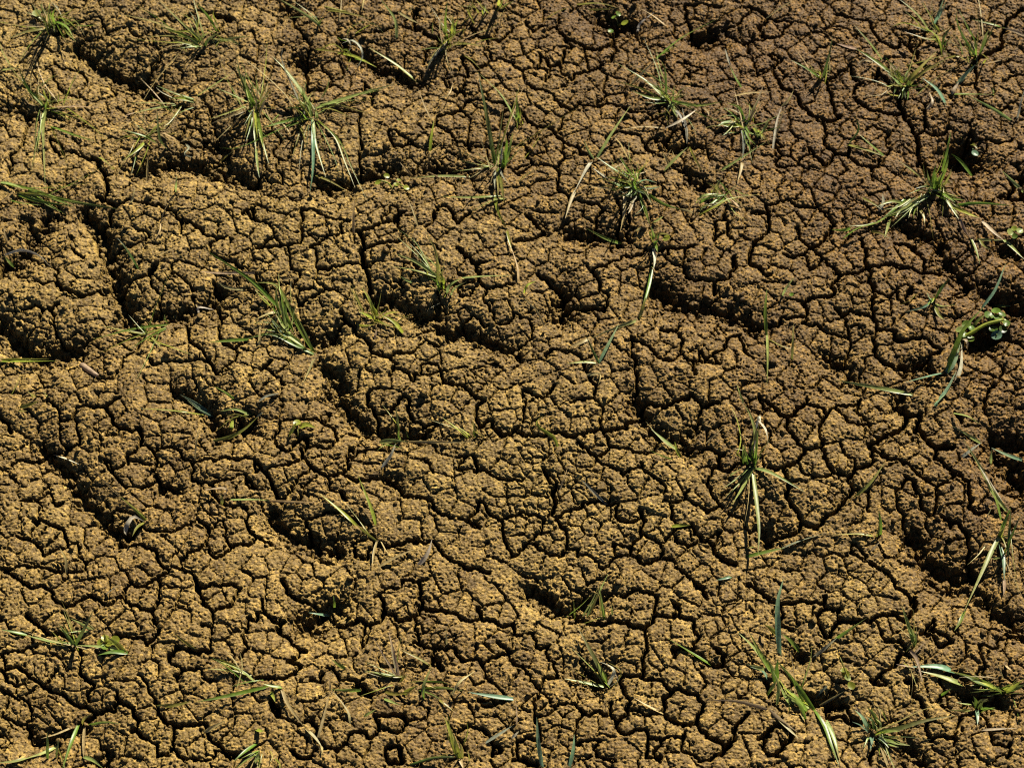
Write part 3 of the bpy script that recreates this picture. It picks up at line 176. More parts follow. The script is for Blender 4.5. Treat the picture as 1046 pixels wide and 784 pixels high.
("dry_straw","stubby yellow straw bridging two plates, lower right of centre",(2,2),"y 4 5:640,582 680,577 725,574"),
("grass_tuft","tall star-shaped tuft with long pale blades hanging down, right of centre",(2,2),
 "p 6 6:982,335 940,420 893,492;p 5 7:978,355 990,460 1002,590 1000,695;g 4 40:985,330 995,250 1003,150;g 6 14:945,325 942,290 938,250;p 4 18:972,275 990,210 970,130 938,75;w 4 A20:1000,150 1030,190 1042,255;p 3 20:940,80 925,40 912,0;p 4 7:985,342 1060,365 1190,440;p 4 6:880,380 900,365 928,347;p 3 5:950,672 980,665 1005,658;w 4 15:975,270 985,250 1000,215;g 4 30:985,320 975,280 985,230;w 3 14:990,180 1005,130 1010,155"),
("dry_straw","thin dark straw leaning on a brown plate, right of centre",(2,2),"s 2 10:788,242 820,210 858,178"),
("grass_tuft","pale straws arching over dark clods with aqua tips, lower right edge",(3,2),
 "p 4 A9:758,120 820,135 864,163;p 4 8:872,242 820,210 755,172;p 5 12:982,525 920,440 870,340 800,228;g 4 12:952,555 930,470 902,405;e 4 8:788,303 830,270 875,238;w 4 12:960,490 910,410 865,335"),
("grass_shoot","aqua blade bent over a black hollow at the right edge",(3,2),"a 4 9:1046,312 980,290 914,260;p 3 12:910,325 912,295 915,262"),
("grass_tuft","long green blade pair drooping along the right edge with a pink-tipped straw, lower right",(3,2),
 "g 5 20:950,615 970,560 992,505;p 5 8:950,615 910,690 870,775 800,930;g 4 5:805,925 785,970 762,1005;a 5 6:945,650 962,720 966,800;k 4 5:966,795 968,830 963,858;d 4 30:978,705 985,600 992,515;p 3 6:918,712 935,709 952,708;y 5 12:945,625 955,600 960,580"),
("dry_straw","olive straw standing diagonally on plates, lower right",(3,2),"o 4 9:350,465 420,400 477,322"),
("grass_tuft","thin short green blade with a faint level straw, lower right",(3,2),"g 4 22:460,618 460,560 453,515;o 3 5:440,622 370,612 265,615"),
("grass_shoot","long blade, green at left and grey at its tip, lower right",(3,2),"g 4 5:-100,705 0,683 70,668;e 4 8:60,670 150,635 265,600"),
("dry_straw","short pinkish straw in the shade of a thin green blade, lower right",(3,2),"k 3 7:418,685 438,665 458,643"),
("grass_tuft","bright low tuft with long level blades and small round leaves, lower left",(0,3),
 "p 4 6:310,282 200,265 100,240;g 4 7:110,242 60,230 5,218;d 4 35:305,285 340,220 382,135;g 4 14:308,288 270,235 238,192;p 4 5:520,312 430,290 310,282;p 4 10:375,222 335,195 287,173;y 6 8:512,312 475,275 438,250;g 5 6:520,313 460,310 400,322;L y 5:430,255;L y 6:470,262;L g 5:428,288;L y 4:408,270;L y 5:445,275;y 4 16:440,285 430,260 425,235"),
("grass_shoot","short grey green blade on a plate above the bright low tuft, lower left",(0,3),"e 3 9:428,78 460,55 492,33"),
("grass_shoot","thin olive blade lying diagonally over crumbs, lower left of centre",(0,3),"o 3 6:802,302 750,265 706,232"),
("grass_tuft","flat sprawling tuft of pale and straw blades, lower left of centre",(0,3),
 "p 4 8:1042,435 980,385 885,343;o 4 7:1025,407 930,385 845,378;o 4 6:640,530 720,525 780,510;g 4 8:1105,447 920,490 800,513;g 4 7:1155,455 1110,450 1070,438;s 4 6:1147,455 1180,530 1250,625;s 4 5:1245,620 1285,660 1312,695;s 3 4:1310,690 1312,710 1311,730;y 4 6:1105,470 1115,490 1122,512;y 4 8:1000,400 940,360 890,350"),
("dry_straw","thin pale straw poking over a dark gap, lower left",(0,3),"s 4 8:832,638 870,615 922,587"),
("grass_tuft","mixed green and straw tuft at the bottom edge, lower left",(0,3),
 "g 4 10:320,605 290,680 255,785;s 4 6:346,612 342,680 341,742;p 4 6:338,735 380,750 420,782;s 3 8:312,610 230,645 168,662;g 4 16:195,748 195,690 193,635;p 4 6:238,692 180,720 100,745;p 4 6:120,740 60,755 -5,760;g 3 7:360,607 430,595 495,602;d 3 16:230,740 235,700 240,660;o 3 20:335,605 345,580 380,560"),
("grass_tuft","green tuft cut by the bottom edge over a dark hole, lower left of centre",(0,3),"g 4 12:1050,682 1000,715 955,752;g 4 12:1060,715 1020,740 955,790;p 4 14:1040,760 1050,740 1060,700;y 5 10:1046,625 1065,635 1080,630;g 4 20:1055,720 1060,760 1035,790"),
("dry_straw","tall bent straw pair standing on plates near the bottom, left of centre",(1,3),"s 3 10:244,682 275,570 300,470;s 3 16:300,472 296,430 283,392;s 3 6:382,602 370,550 308,463;s 3 4:268,728 258,700 243,678"),
("grass_tuft","pinkish upright straw crossing flat pale blades, bottom centre left",(1,3),"k 4 25:582,415 560,320 540,228;p 4 6:582,416 510,400 438,385;g 4 6:365,378 335,360 305,338;g 4 5:425,465 365,465 300,462;y 3 9:590,432 600,415 615,402;k 3 30:575,410 555,330 545,250;o 3 6:580,415 500,405 440,390"),
("grass_shoot","pale aqua blade bridging a black pit, lower left of centre",(1,3),"a 3 9:298,162 255,156 208,148"),
("grass_shoot","short dark blade above the bridged black pit, lower left of centre",(1,3),"g 3 12:318,128 316,105 314,80"),
("grass_tuft","low spreading tuft with a bright yellow blade and pale cross blades, bottom centre",(1,3),
 "g 4 6:675,460 760,455 842,467;p 4 14:680,502 685,440 712,372;s 3 6:680,460 710,480 745,508;y 5 8:598,485 620,465 655,447;o 3 10:712,368 650,330 585,298;p 3 5:518,500 555,513 592,527;p 3 5:438,572 460,558 488,543;s 3 A12:798,485 830,430 890,388;o 3 4:740,502 770,525 805,552;s 2 8:785,492 792,480 802,468;o 4 6:520,470 570,480 640,470"),
("grass_shoot","broad pale aqua blade lying level, bottom centre",(1,3),"a 5 6:1055,502 960,490 865,473"),
("grass_tuft","yellow green upright blade with twig at the bottom edge, centre",(1,3),"y 6 20:830,748 800,660 768,575;s 4 5:828,740 835,760 845,785;y 4 22:822,735 810,690 798,640;o 3 20:840,745 835,700 820,670"),
("twig","thin dark twig lying along the bottom edge, left of centre",(1,3),"d 3 6:620,772 720,742 805,738"),
("dry_straw","grey straw slanting over a dark gap near the bottom centre",(1,3),"e 4 7:932,682 985,648 1040,612"),
("dry_straw","faint short upright straw on a sunlit plate, bottom centre",(1,3),"s 2 12:776,282 774,250 773,208"),
("grass_tuft","pair of long thin grass stems leaning over a deep pit, bottom centre right",(2,3),"g 4 10:374,182 365,120 355,50;p 3 12:300,165 340,90 388,-10;p 3 12:285,165 325,100 352,35;o 3 16:310,160 345,80 360,20"),
("grass_tuft","folded blade making a triangle over a black hole, bottom centre right",(2,3),"d 5 16:387,445 330,330 262,205;w 4 A16:388,443 412,390 390,365 340,345;p 4 5:372,452 290,435 210,418;g 4 14:385,440 360,390 345,350"),
("grass_shoot","dark aqua blade standing in a crack at the bottom edge, centre right",(2,3),"a 5 16:122,785 105,680 97,575"),
("grass_shoot","pale blade in a crack at the bottom edge, right of the dark aqua blade",(2,3),"a 4 10:230,785 245,710 250,645"),
("dry_straw","short white straw and a pink stem at the bottom, left of the dark aqua blade",(2,3),"w 4 6:-5,658 8,650 24,632;k 3 12:15,610 14,560 8,485"),
("grass_shoot","long dull green blade lying along a dark gap, lower right of centre",(2,3),"g 5 6:805,362 720,310 625,250"),
("dry_straw","thin straw on plates at the bottom, right of centre",(2,3),"s 3 6:612,562 550,530 495,497"),
("dry_straw","long pink bleached straw arching towards the bottom right tuft",(2,3),"k 4 7:1050,547 980,525 900,508 788,505;k 5 4:1040,543 1100,590 1160,635;s 4 5:1060,560 1120,620 1165,660"),
("grass_shoot","short aqua blade lying above the plates, lower right",(2,3),"a 3 5:895,3 860,10 828,16"),
("grass_tuft","large green tuft with long blades pointing up left, bottom right",(3,3),
 "g 5 22:190,545 110,430 30,335;y 6 12:180,535 90,480 35,405;a 6 35:50,325 42,200 42,100 65,10;g 5 7:190,545 230,610 260,690 292,772;p 5 6:238,588 270,660 292,745;e 3 9:180,505 235,455 245,448;s 3 9:213,528 270,495 315,468;g 5 12:132,308 100,270 60,235;p 4 12:40,535 45,440 18,378;g 5 14:155,585 130,520 55,465;g 5 10:0,485 25,450 35,425;p 5 10:-10,385 -30,375 -85,360;g 5 16:30,405 -20,330 -75,228;p 4 16:10,390 -50,300 -120,230;y 4 12:45,245 15,215 -15,195;s 4 5:150,590 140,570 130,535;g 5 16:40,420 40,370 45,330;g 5 9:160,550 120,500 85,460;p 4 9:100,530 70,490 50,440;a 4 9:0,420 -20,390 -70,370;g 4 20:30,440 20,380 0,340;y 4 6:200,560 240,620 250,650;g 3 30:150,520 100,420 60,370;p 5 7:170,540 120,520 70,490;s 3 6:240,600 275,690 300,770"),
("grass_shoot","long blade, green tip over grey straw, pointing up right, bottom right",(3,3),"e 4 6:188,332 235,292 285,250;g 4 14:275,258 330,220 405,170"),
("seed_stalk","drooping stalk with two pale yellow buds beside the bottom right tuft",(3,3),"T o 2 14:340,460 322,400 295,330;L y 5:318,400;L y 5:342,448;L y 4:310,385;L p 4:328,415"),
("grass_tuft","dried forked tuft with bleached pink roots, lower right",(3,3),"g 4 18:600,292 580,220 553,145;p 4 14:592,262 572,190 548,120;p 3 20:600,275 606,240 606,200;k 4 6:580,300 610,340 632,430;k 3 8:590,325 620,295 645,268;g 4 10:605,285 600,250 590,215"),
("grass_tuft","thick aqua bladed tuft reaching left from the right edge, bottom right",(3,3),
 "g 6 8:950,467 850,420 740,385;a 7 7:760,390 690,370 585,370;p 6 6:800,445 720,415 625,388;y 6 20:960,472 1000,450 1050,415;g 6 9:960,467 870,440 800,405;d 5 8:890,482 960,480 1046,478;k 4 5:590,372 560,368 525,360;g 5 14:965,470 1020,455 1050,440;y 4 10:955,470 900,445 860,430"),
("grass_tuft","dark long bladed tuft in a shaded hollow, bottom edge right",(3,3),
 "a 5 12:412,632 388,580 355,545;d 5 12:450,637 540,620 640,590 765,568;g 4 14:458,615 430,560 405,535;a 4 6:430,655 425,680 420,712;a 4 6:450,660 470,670 495,700;s 4 6:492,782 475,735 458,695;k 3 10:385,575 372,550 358,525;g 5 10:445,640 490,632 540,632;d 5 14:440,640 430,600 420,570;p 3 8:455,625 460,600 440,580;g 5 6:460,665 520,680 580,690"),
("grass_tuft","small aqua tuft below the thick bladed tuft, bottom right",(3,3),"a 4 8:852,540 856,570 856,605;p 3 6:832,545 790,548 738,545;g 3 6:868,542 900,540 935,546;g 4 12:850,540 850,510 840,490;d 4 16:855,540 870,510 900,500"),
("dry_straw","pink straight straw lying level near the bottom right corner",(3,3),"k 3 6:868,628 940,624 1015,620"),
("grass_shoot","short olive blade left of the thick aqua bladed tuft, bottom right",(3,3),"g 3 8:708,485 728,472 752,458"),
("dry_straw","tiny straw on plates above the thick aqua bladed tuft, lower right edge",(3,3),"s 3 5:968,362 978,372 994,384"),
]
SOIL_A = (0.175, 0.110, 0.032); SOIL_B = (0.234, 0.159, 0.046); RED_SOIL_VIGNETTE = (0.64, 0.54, 0.43)  # last tone: redder soil plus painted vignette darkening
SUN_EL, SUN_AZ, SUN, SKY, EXPOSURE = 36, 27, 5.0, 0.05, 1.08
import bpy, math, random
import numpy as np
random.seed(7); RNG = np.random.RandomState(11)
SC = bpy.context.scene; COL = SC.collection

# ------------------------------------------------------------------ camera
DIST, PITCH, FOC = 2.2, math.radians(60), 75.7
CAM = np.array([0.0, -DIST*math.cos(PITCH), DIST*math.sin(PITCH)])
FWD = np.array([0.0, math.cos(PITCH), -math.sin(PITCH)])
UPV = np.array([0.0, math.sin(PITCH), math.cos(PITCH)])
PW, PH = 1046.0, 784.0
def ground_pt(u, v, z=0.0):
    """photo pixel -> point on the level z"""
    a = (u-PW/2)/PW*36/FOC; b = (PH/2-v)/PW*36/FOC
    d = FWD + b*UPV + a*np.array([1.0, 0, 0])
    t = (z-CAM[2])/d[2]
    return CAM + t*d
def to_px(x, y):
    dy = y-CAM[1]; dz = -CAM[2]
    dep = dy*FWD[1]+dz*FWD[2]
    return PW/2 + x/dep*FOC/36*PW, PH/2 - (dy*UPV[1]+dz*UPV[2])/dep*FOC/36*PW
OX, OY, TS = (0, 262, 524, 784), (0, 196, 392, 588), 262/1046.0
def parse(tile, s):
    return [(OX[tile[0]]+float(a)*TS, OY[tile[1]]+float(b)*TS) for a, b in (p.split(',') for p in s.split())]

# ------------------------------------------------------------------ noise
def hsh(ix, iy, seed):
    h = (ix.astype(np.int64)*374761393 + iy.astype(np.int64)*668265263 + seed*974711) & 0xffffffff
    h = ((h ^ (h >> 13))*1274126177) & 0xffffffff
    h = ((h ^ (h >> 15))*2246822519) & 0xffffffff
    return ((h ^ (h >> 16)) & 0xffffff).astype(np.float32)/np.float32(16777216)
def vnoise(X, Y, cell, seed):
    x = X/cell; y = Y/cell
    ix = np.floor(x); iy = np.floor(y)
    fx = (x-ix).astype(np.float32); fy = (y-iy).astype(np.float32)
    fx = fx*fx*(3-2*fx); fy = fy*fy*(3-2*fy)
    ix = ix.astype(np.int64); iy = iy.astype(np.int64)
    a = hsh(ix, iy, seed); b = hsh(ix+1, iy, seed); c = hsh(ix, iy+1, seed); d = hsh(ix+1, iy+1, seed)
    return (a+(b-a)*fx) + ((c+(d-c)*fx) - (a+(b-a)*fx))*fy - np.float32(0.5)
def voro(X, Y, cell, seed, jit=0.9):
    """nearest distance, distance to the cell border (both in metres) and a random per cell"""
    x = X/cell; y = Y/cell
    ix = np.floor(x).astype(np.int64); iy = np.floor(y).astype(np.int64)
    f1 = np.full(x.shape, 9, np.float32); f2 = np.full(x.shape, 9, np.float32)
    s1x = np.zeros(x.shape, np.float32); s1y = s1x.copy(); s2x = s1x.copy(); s2y = s1x.copy(); rid = s1x.copy()
    for i in (-1, 0, 1):
        for j in (-1, 0, 1):
            jx = ix+i; jy = iy+j
            px = (jx + 0.5 + jit*(hsh(jx, jy, seed)-0.5) - x).astype(np.float32)
            py = (jy + 0.5 + jit*(hsh(jx, jy, seed+57)-0.5) - y).astype(np.float32)
            d = px*px+py*py
            n = d < f1
            m = (~n) & (d < f2)
            f2 = np.where(n, f1, np.where(m, d, f2)); s2x = np.where(n, s1x, np.where(m, px, s2x)); s2y = np.where(n, s1y, np.where(m, py, s2y))
            f1 = np.where(n, d, f1); s1x = np.where(n, px, s1x); s1y = np.where(n, py, s1y)
            rid = np.where(n, hsh(jx, jy, seed+91), rid)
    e = (f2-f1)/(2*np.sqrt((s1x-s2x)**2+(s1y-s2y)**2)+1e-6)
    return np.sqrt(f1)*cell, e*cell, rid, s1x*cell, s1y*cell
def sstep(a, b, x):
    t = np.clip((x-a)/(b-a), 0, 1); return t*t*(3-2*t)

# ------------------------------------------------------------------ ground grid
SX, SY = 0.00066, 0.00068
def axis(lo, hi, st, far):
    core = np.arange(lo, hi, st)
    out = []; s = st; p = 0.0
    while p < far:
        s = min(s*1.02, 0.0024) if p < 0.20 else (min(s*1.03, 0.0062) if p < 0.95 else s*1.14)
        p += s; out.append(p)
    out = np.array(out)
    return np.concatenate([lo-out[::-1], core, core[-1]+out]), len(out), len(core)
AX, NX0, NXC = axis(-0.635, 0.635, SX, 40.0)
AY, NY0, NYC = axis(-0.435, 0.585, SY, 40.0)
GX, GY = np.meshgrid(AX, AY)
NR, NC = GX.shape
GU, GV = to_px(GX[NY0:NY0+NYC, NX0:NX0+NXC], GY[NY0:NY0+NYC, NX0:NX0+NXC])

# traced cracks and furrows rasterised on the fine core
CXs, CYs = AX[NX0:NX0+NXC], AY[NY0:NY0+NYC]
crack = np.zeros((NYC, NXC), np.float32)      # depth of cracks
trench = np.zeros((NYC, NXC), np.float32)     # depth of wide furrows
near = np.full((NYC, NXC), 0.05, np.float32)  # distance to the nearest crack border
def ragged(pts, n=3):
    for k in range(n):
        out = [pts[0]]
        for p, q in zip(pts[:-1], pts[1:]):
            dx, dy = q[0]-p[0], q[1]-p[1]; L = math.hypot(dx, dy)
            if L > 0.0035:
                o = random.gauss(0, 0.11)
                out.append(((p[0]+q[0])/2 - dy*o, (p[1]+q[1])/2 + dx*o))
            out.append(q)
        pts = out
    return pts
hollow = np.zeros((NYC, NXC), np.float32)     # broad hollows along the furrows
def near_seg(p, a, b):
    dx, dy = b[0]-a[0], b[1]-a[1]; t = min(1, max(0, ((p[0]-a[0])*dx+(p[1]-a[1])*dy)/(dx*dx+dy*dy+1e-9)))
    q = (a[0]+t*dx, a[1]+t*dy); return math.dist(p, q), q
COURSES = []
for tile, body in CRACKS.items():
    for item in body.replace('\n', '').split(';'):
        w, s = item.split(':'); COURSES.append((float(w), parse(tile, s)))
# a drying crack runs on until it meets another one
for k, (w, pts) in enumerate(COURSES):
    if w >= 9: continue
    for end in (0, -1):
        p = pts[end]; best = (24.0 if w >= 3 else 16.0, None)
        for k2, (w2, pt2) in enumerate(COURSES):
            if k2 == k: continue
            for a, b in zip(pt2[:-1], pt2[1:]):
                if min(a[0], b[0])-26 < p[0] < max(a[0], b[0])+26 and min(a[1], b[1])-26 < p[1] < max(a[1], b[1])+26:
                    d, q = near_seg(p, a, b)
                    if d < best[0]: best = (d, q)
        if best[1] and best[0] > 1.5:
            if end == 0: pts.insert(0, best[1])
            else: pts.append(best[1])
SEEDS = []
def add_seed(x, y, r):
    for sx_, sy_ in SEEDS:
        if (sx_-x)**2+(sy_-y)**2 < r*r: return
    SEEDS.append((x, y))
for w, pix in COURSES:
    base_pts = [tuple(ground_pt(*p)[:2]) for p in pix]
    pts = ragged(base_pts, 3 if w < 9 else 4)
    if w < 9:                                   # plates face each other across a traced crack
        acc = 0.006
        for p, q in zip(base_pts[:-1], base_pts[1:]):
            L = math.dist(p, q)
            while acc < L:
                t = acc/L; nx, ny = -(q[1]-p[1])/L, (q[0]-p[0])/L
                o = random.uniform(0.008, 0.0105)
                for sg in (-1, 1): add_seed(p[0]+t*(q[0]-p[0])+sg*o*nx, p[1]+t*(q[1]-p[1])+sg*o*ny, 0.0115)
                acc += random.uniform(0.017, 0.026)
            acc -= L
    n = len(pts)-1; wid = [random.uniform(0.70, 1.30) for _ in range(n+1)]
    for i in range(n):
        (x0, y0), (x1, y1) = pts[i], pts[i+1]
        a0 = w*0.00022*wid[i] + 0.00022; a1 = w*0.00022*wid[i+1] + 0.00022
        if w >= 9: a0 = w*0.00064*wid[i]; a1 = w*0.00064*wid[i+1]; y0 -= 0.002; y1 -= 0.002
        R = max(a0, a1)*2.4 + 0.007 if w < 9 else 0.075
        c0, c1 = np.searchsorted(CXs, (min(x0, x1)-R, max(x0, x1)+R)); r0, r1 = np.searchsorted(CYs, (min(y0, y1)-R, max(y0, y1)+R))
        if c1 <= c0 or r1 <= r0: continue
        X = CXs[None, c0:c1]; Y = CYs[r0:r1, None]
        dx, dy = x1-x0, y1-y0; L2 = dx*dx+dy*dy+1e-12
        t = np.clip(((X-x0)*dx+(Y-y0)*dy)/L2, 0, 1)
        d = np.sqrt((X-x0-t*dx)**2+(Y-y0-t*dy)**2); a = a0+(a1-a0)*t
        q = d/a
        if w < 9:
            dep = (0.006 + w*0.0022)*(1-sstep(0.6, 1.2, q))
            np.maximum(crack[r0:r1, c0:c1], dep, out=crack[r0:r1, c0:c1])
            np.minimum(near[r0:r1, c0:c1], np.maximum(d-a, 0), out=near[r0:r1, c0:c1])
        else:
            dep = (0.006 + w*0.0009)*np.exp(-q**2.2)
            np.maximum(trench[r0:r1, c0:c1], dep, out=trench[r0:r1, c0:c1])
            np.maximum(hollow[r0:r1, c0:c1], 0.00085*w*np.exp(-(d/0.030)**2), out=hollow[r0:r1, c0:c1])
# remaining plates
tr_ = np.random.RandomState(5)
grid_ = {}
def cell_(x, y): return (int(x//0.025), int(y//0.025))
for sx_, sy_ in SEEDS: grid_.setdefault(cell_(sx_, sy_), []).append((sx_, sy_))
for x, y in zip(tr_.uniform(CXs[0], CXs[-1], 26000), tr_.uniform(CYs[0], CYs[-1], 26000)):
    cx_, cy_ = cell_(x, y); R2 = (0.0138+0.0085*tr_.rand())**2; ok = True
    for i in (-1, 0, 1):
        for j in (-1, 0, 1):
            for p in grid_.get((cx_+i, cy_+j), ()):
                if (p[0]-x)**2+(p[1]-y)**2 < R2: ok = False; break
            if not ok: break
        if not ok: break
    if ok:
        grid_.setdefault((cx_, cy_), []).append((x, y)); SEEDS.append((x, y))
# whole sheet, relief built from large to small
spx = np.gradient(AX)[None, :]; spy = np.gradient(AY)[:, None]
SP = np.maximum(spx+0*spy, spy+0*spx)
fine = 1-sstep(0.004, 0.016, SP)          # fade what the coarse far sheet cannot carry
midf = 1-sstep(0.01, 0.04, SP)
def pad(A, val):
    B = np.full((NR, NC), val, np.float32); B[NY0:NY0+NYC, NX0:NX0+NXC] = A; return B
inside = pad(sstep(-14, 6, GU)*sstep(-14, 6, PW-GU)*sstep(-14, 6, GV)*sstep(-14, 6, PH-GV), 0)
wx = GX + 0.006*vnoise(GX, GY, 0.02, 3) + 0.0028*vnoise(GX, GY, 0.006, 4)
wy = GY + 0.006*vnoise(GX, GY, 0.02, 5) + 0.0028*vnoise(GX, GY, 0.006, 6)
# grains and crumbs: each sits at the depth its own centre has, so crack walls crumble
d3, e3, r3_, q3x, q3y = voro(0.8*GX+0.25*(wx-GX), GY+0.25*(wy-GY), 0.0026, 71)
d4, e4, r4_, q4x, q4y = voro(GX+0.6*(wx-GX), GY+0.6*(wy-GY), 0.0068, 81)
def resample(A, dx, dy):
    r = np.arange(NYC)[:, None] + np.rint(dy[NY0:NY0+NYC, NX0:NX0+NXC]/SY).astype(int)
    c = np.arange(NXC)[None, :] + np.rint(dx[NY0:NY0+NYC, NX0:NX0+NXC]/SX).astype(int)
    return A[np.clip(r, 0, NYC-1), np.clip(c, 0, NXC-1)]
trenchF = pad(0.25*trench + 0.25*resample(trench, q3x, q3y) + 0.5*resample(trench, q4x, q4y), 0)
# plate borders from the seeds (nearest and second nearest), on slightly wandering coordinates
pf1 = np.full((NYC, NXC), 9, np.float32); pf2 = pf1.copy(); pid1 = np.zeros((NYC, NXC), np.int32); pid2 = pid1.copy()
cwx = (GX + 0.35*(wx-GX))[NY0:NY0+NYC, NX0:NX0+NXC].astype(np.float32); cwy = (GY + 0.35*(wy-GY))[NY0:NY0+NYC, NX0:NX0+NXC].astype(np.float32)
for k, (x, y) in enumerate(SEEDS):
    c0, c1 = np.searchsorted(CXs, (x-0.040, x+0.040)); r0, r1 = np.searchsorted(CYs, (y-0.040, y+0.040))
    if c1 <= c0 or r1 <= r0: continue
    sl_ = (slice(r0, r1), slice(c0, c1))
    d = (cwx[sl_]-np.float32(x))**2 + (cwy[sl_]-np.float32(y))**2
    f1, f2, i1, i2 = pf1[sl_], pf2[sl_], pid1[sl_], pid2[sl_]
    n = d < f1; m = (~n) & (d < f2)
    f2[m] = d[m]; i2[m] = k; f2[n] = f1[n]; i2[n] = i1[n]; f1[n] = d[n]; i1[n] = k
SA = np.array(SEEDS, np.float32)
sepd = np.hypot(SA[pid1, 0]-SA[pid2, 0], SA[pid1, 1]-SA[pid2, 1])+1e-6
pe = (pf2-pf1)/(2*sepd)
pr = hsh(np.minimum(pid1, pid2), np.maximum(pid1, pid2), 77)       # one number per border
pw = np.where(pr < 0.20, 0.0, 0.00018+0.00052*((pr-0.20)/0.80)**1.5)    # three borders in ten have closed up
pcr = np.where(pw > 0, (1-sstep(0.55, 1.3, pe/(pw+1e-6)))*(0.004+5.0*pw), 0)
pcr *= sstep(0.0012, 0.0035, near) + (near <= 0)*0
crack = np.maximum(crack, pcr.astype(np.float32))
near = np.where(pw > 0, np.minimum(near, np.maximum(pe-pw, 0)+0.0012), near)
prid = hsh(pid1, pid1, 99)
crackF = pad(0.55*crack + 0.45*resample(crack, q3x, q3y), 0)
nearF = pad(near, 0.05)
hollowF = pad(hollow, 0)
H = 0.016*vnoise(GX, GY, 0.21, 21)*midf + 0.006*vnoise(GX, GY, 0.09, 22)*midf + 0.25*vnoise(GX, GY, 6.0, 23)*sstep(2, 9, np.hypot(GX, GY))
# plates beyond the traced ground
_, e0, r0_, _, _ = voro(wx, wy, 0.036, 31)
o_cr = (1-sstep(0.45, 1.25, e0/np.maximum(0.0009*(0.4+r0_)+0.0002, 0.62*(SP-0.0008))))*0.010
big = np.abs(vnoise(GX, GY, 0.16, 33)+0.5*vnoise(GX, GY, 0.07, 34))
o_tr = 0.016*np.exp(-(big/0.035)**2)*sstep(-0.1, 0.15, vnoise(GX, GY, 0.2, 35))
out = (1-inside)
crackF = np.maximum(crackF, o_cr*out); trenchF = np.maximum(trenchF, o_tr*out)
nearF = np.where(out > 0.5, np.minimum(nearF, e0), nearF)
r0_ = np.where(out > 0.5, r0_, pad(prid, 0.5))
# second and third generation of hairline cracks
_, e2, r2_, _, _ = voro(wx+0.8*(wx-GX), wy+0.8*(wy-GY), 0.0125, 51, 1.0)
m2 = sstep(0.10, 0.36, vnoise(GX, GY, 0.03, 52)+0.3*vnoise(GX, GY, 0.011, 53))
c2 = (1-sstep(0.3, 1.4, e2/(0.0003+0.00055*m2)))*0.0024*m2
e12 = e2+0.002
# rounded plate shoulders
H += -0.0009*np.exp(-nearF/0.0020) - 0.0020*np.exp(-nearF/0.0065) - 0.8*hollowF + (0.0013*(r0_-0.5) + 0.0010*(r2_-0.5))*fine
H += 0.0012*np.minimum(e12/0.006, 1.0)*fine
# crumbs and grains
crumb = np.clip(trenchF/0.008, 0, 1)
rough = np.clip(0.55 + 1.3*vnoise(GX, GY, 0.06, 61) + 0.7*vnoise(GX, GY, 0.02, 62), 0.12, 1)
g3 = np.sqrt(np.clip(1-(d3/(0.00135+0.0006*r3_))**2, 0, 1))*(0.50+0.55*hsh((r3_*9999).astype(int), (r3_*77777).astype(int), 5))
g4 = np.sqrt(np.clip(1-(d4/0.0048)**2, 0, 1))*(0.3+0.9*r4_)
d5, e5, r5_, _, _ = voro(0.78*GX+0.3*(wx-GX), GY+0.3*(wy-GY), 0.00185, 171)
g5 = np.clip(1-(d5/0.0013)**2, 0, 1)*(0.2+r5_)
var = np.clip(0.75+1.1*vnoise(GX, GY, 0.017, 63)+0.6*vnoise(GX, GY, 0.05, 64), 0.25, 1.3)
H += fine*(0.0015*g3*(0.55+0.45*var)*(1+0.8*crumb) + 0.0008*g5 + (0.0052*crumb+0.0009*rough)*g4*np.maximum(crumb, 0.30*rough) + crumb*0.006*(r4_-0.5))
H += fine*(0.0004*vnoise(GX, GY, 0.0027, 91) + 0.0004*vnoise(GX, GY, 0.0055, 94) + 0.0004*vnoise(GX, GY, 0.012, 92) + 0.0008*vnoise(GX, GY, 0.03, 93))
H -= (crackF + c2*(1-0.5*crumb))*fine + trenchF*midf
H = H.astype(np.float32)
HC = H[NY0:NY0+NYC, NX0:NX0+NXC]
def hground(x, y, r=0):
    c = int(round((x-CXs[0])/SX)); q = int(round((y-CYs[0])/SY))
    c = min(max(c, r), NXC-1-r); q = min(max(q, r), NYC-1-r)
    return float(HC[q-r:q+r+1, c-r:c+r+1].max())

me = bpy.data.meshes.new('ground')
V = np.empty((NR*NC, 3), np.float32); V[:, 0] = GX.ravel(); V[:, 1] = GY.ravel(); V[:, 2] = H.ravel()
idx = np.arange(NR*NC, dtype=np.int32).reshape(NR, NC)
F = np.stack([idx[:-1, :-1], idx[:-1, 1:], idx[1:, 1:], idx[1:, :-1]], -1).reshape(-1, 4)
me.vertices.add(len(V)); me.vertices.foreach_set('co', V.ravel())
me.loops.add(F.size); me.loops.foreach_set('vertex_index', F.ravel())
me.polygons.add(len(F)); me.polygons.foreach_set('loop_start', np.arange(0, F.size, 4, dtype=np.int32))
me.polygons.foreach_set('use_smooth', np.ones(len(F), bool))
me.update(calc_edges=True)
pa = me.attributes.new('plate', 'FLOAT', 'POINT'); pa.data.foreach_set('value', np.ascontiguousarray(r0_, np.float32).ravel())
ground = bpy.data.objects.new('ground', me); COL.objects.link(ground); ground['kind'] = 'structure'
ground['label'] = 'dry cracked brown clay soil'
del GX, GY, V, F, wx, wy

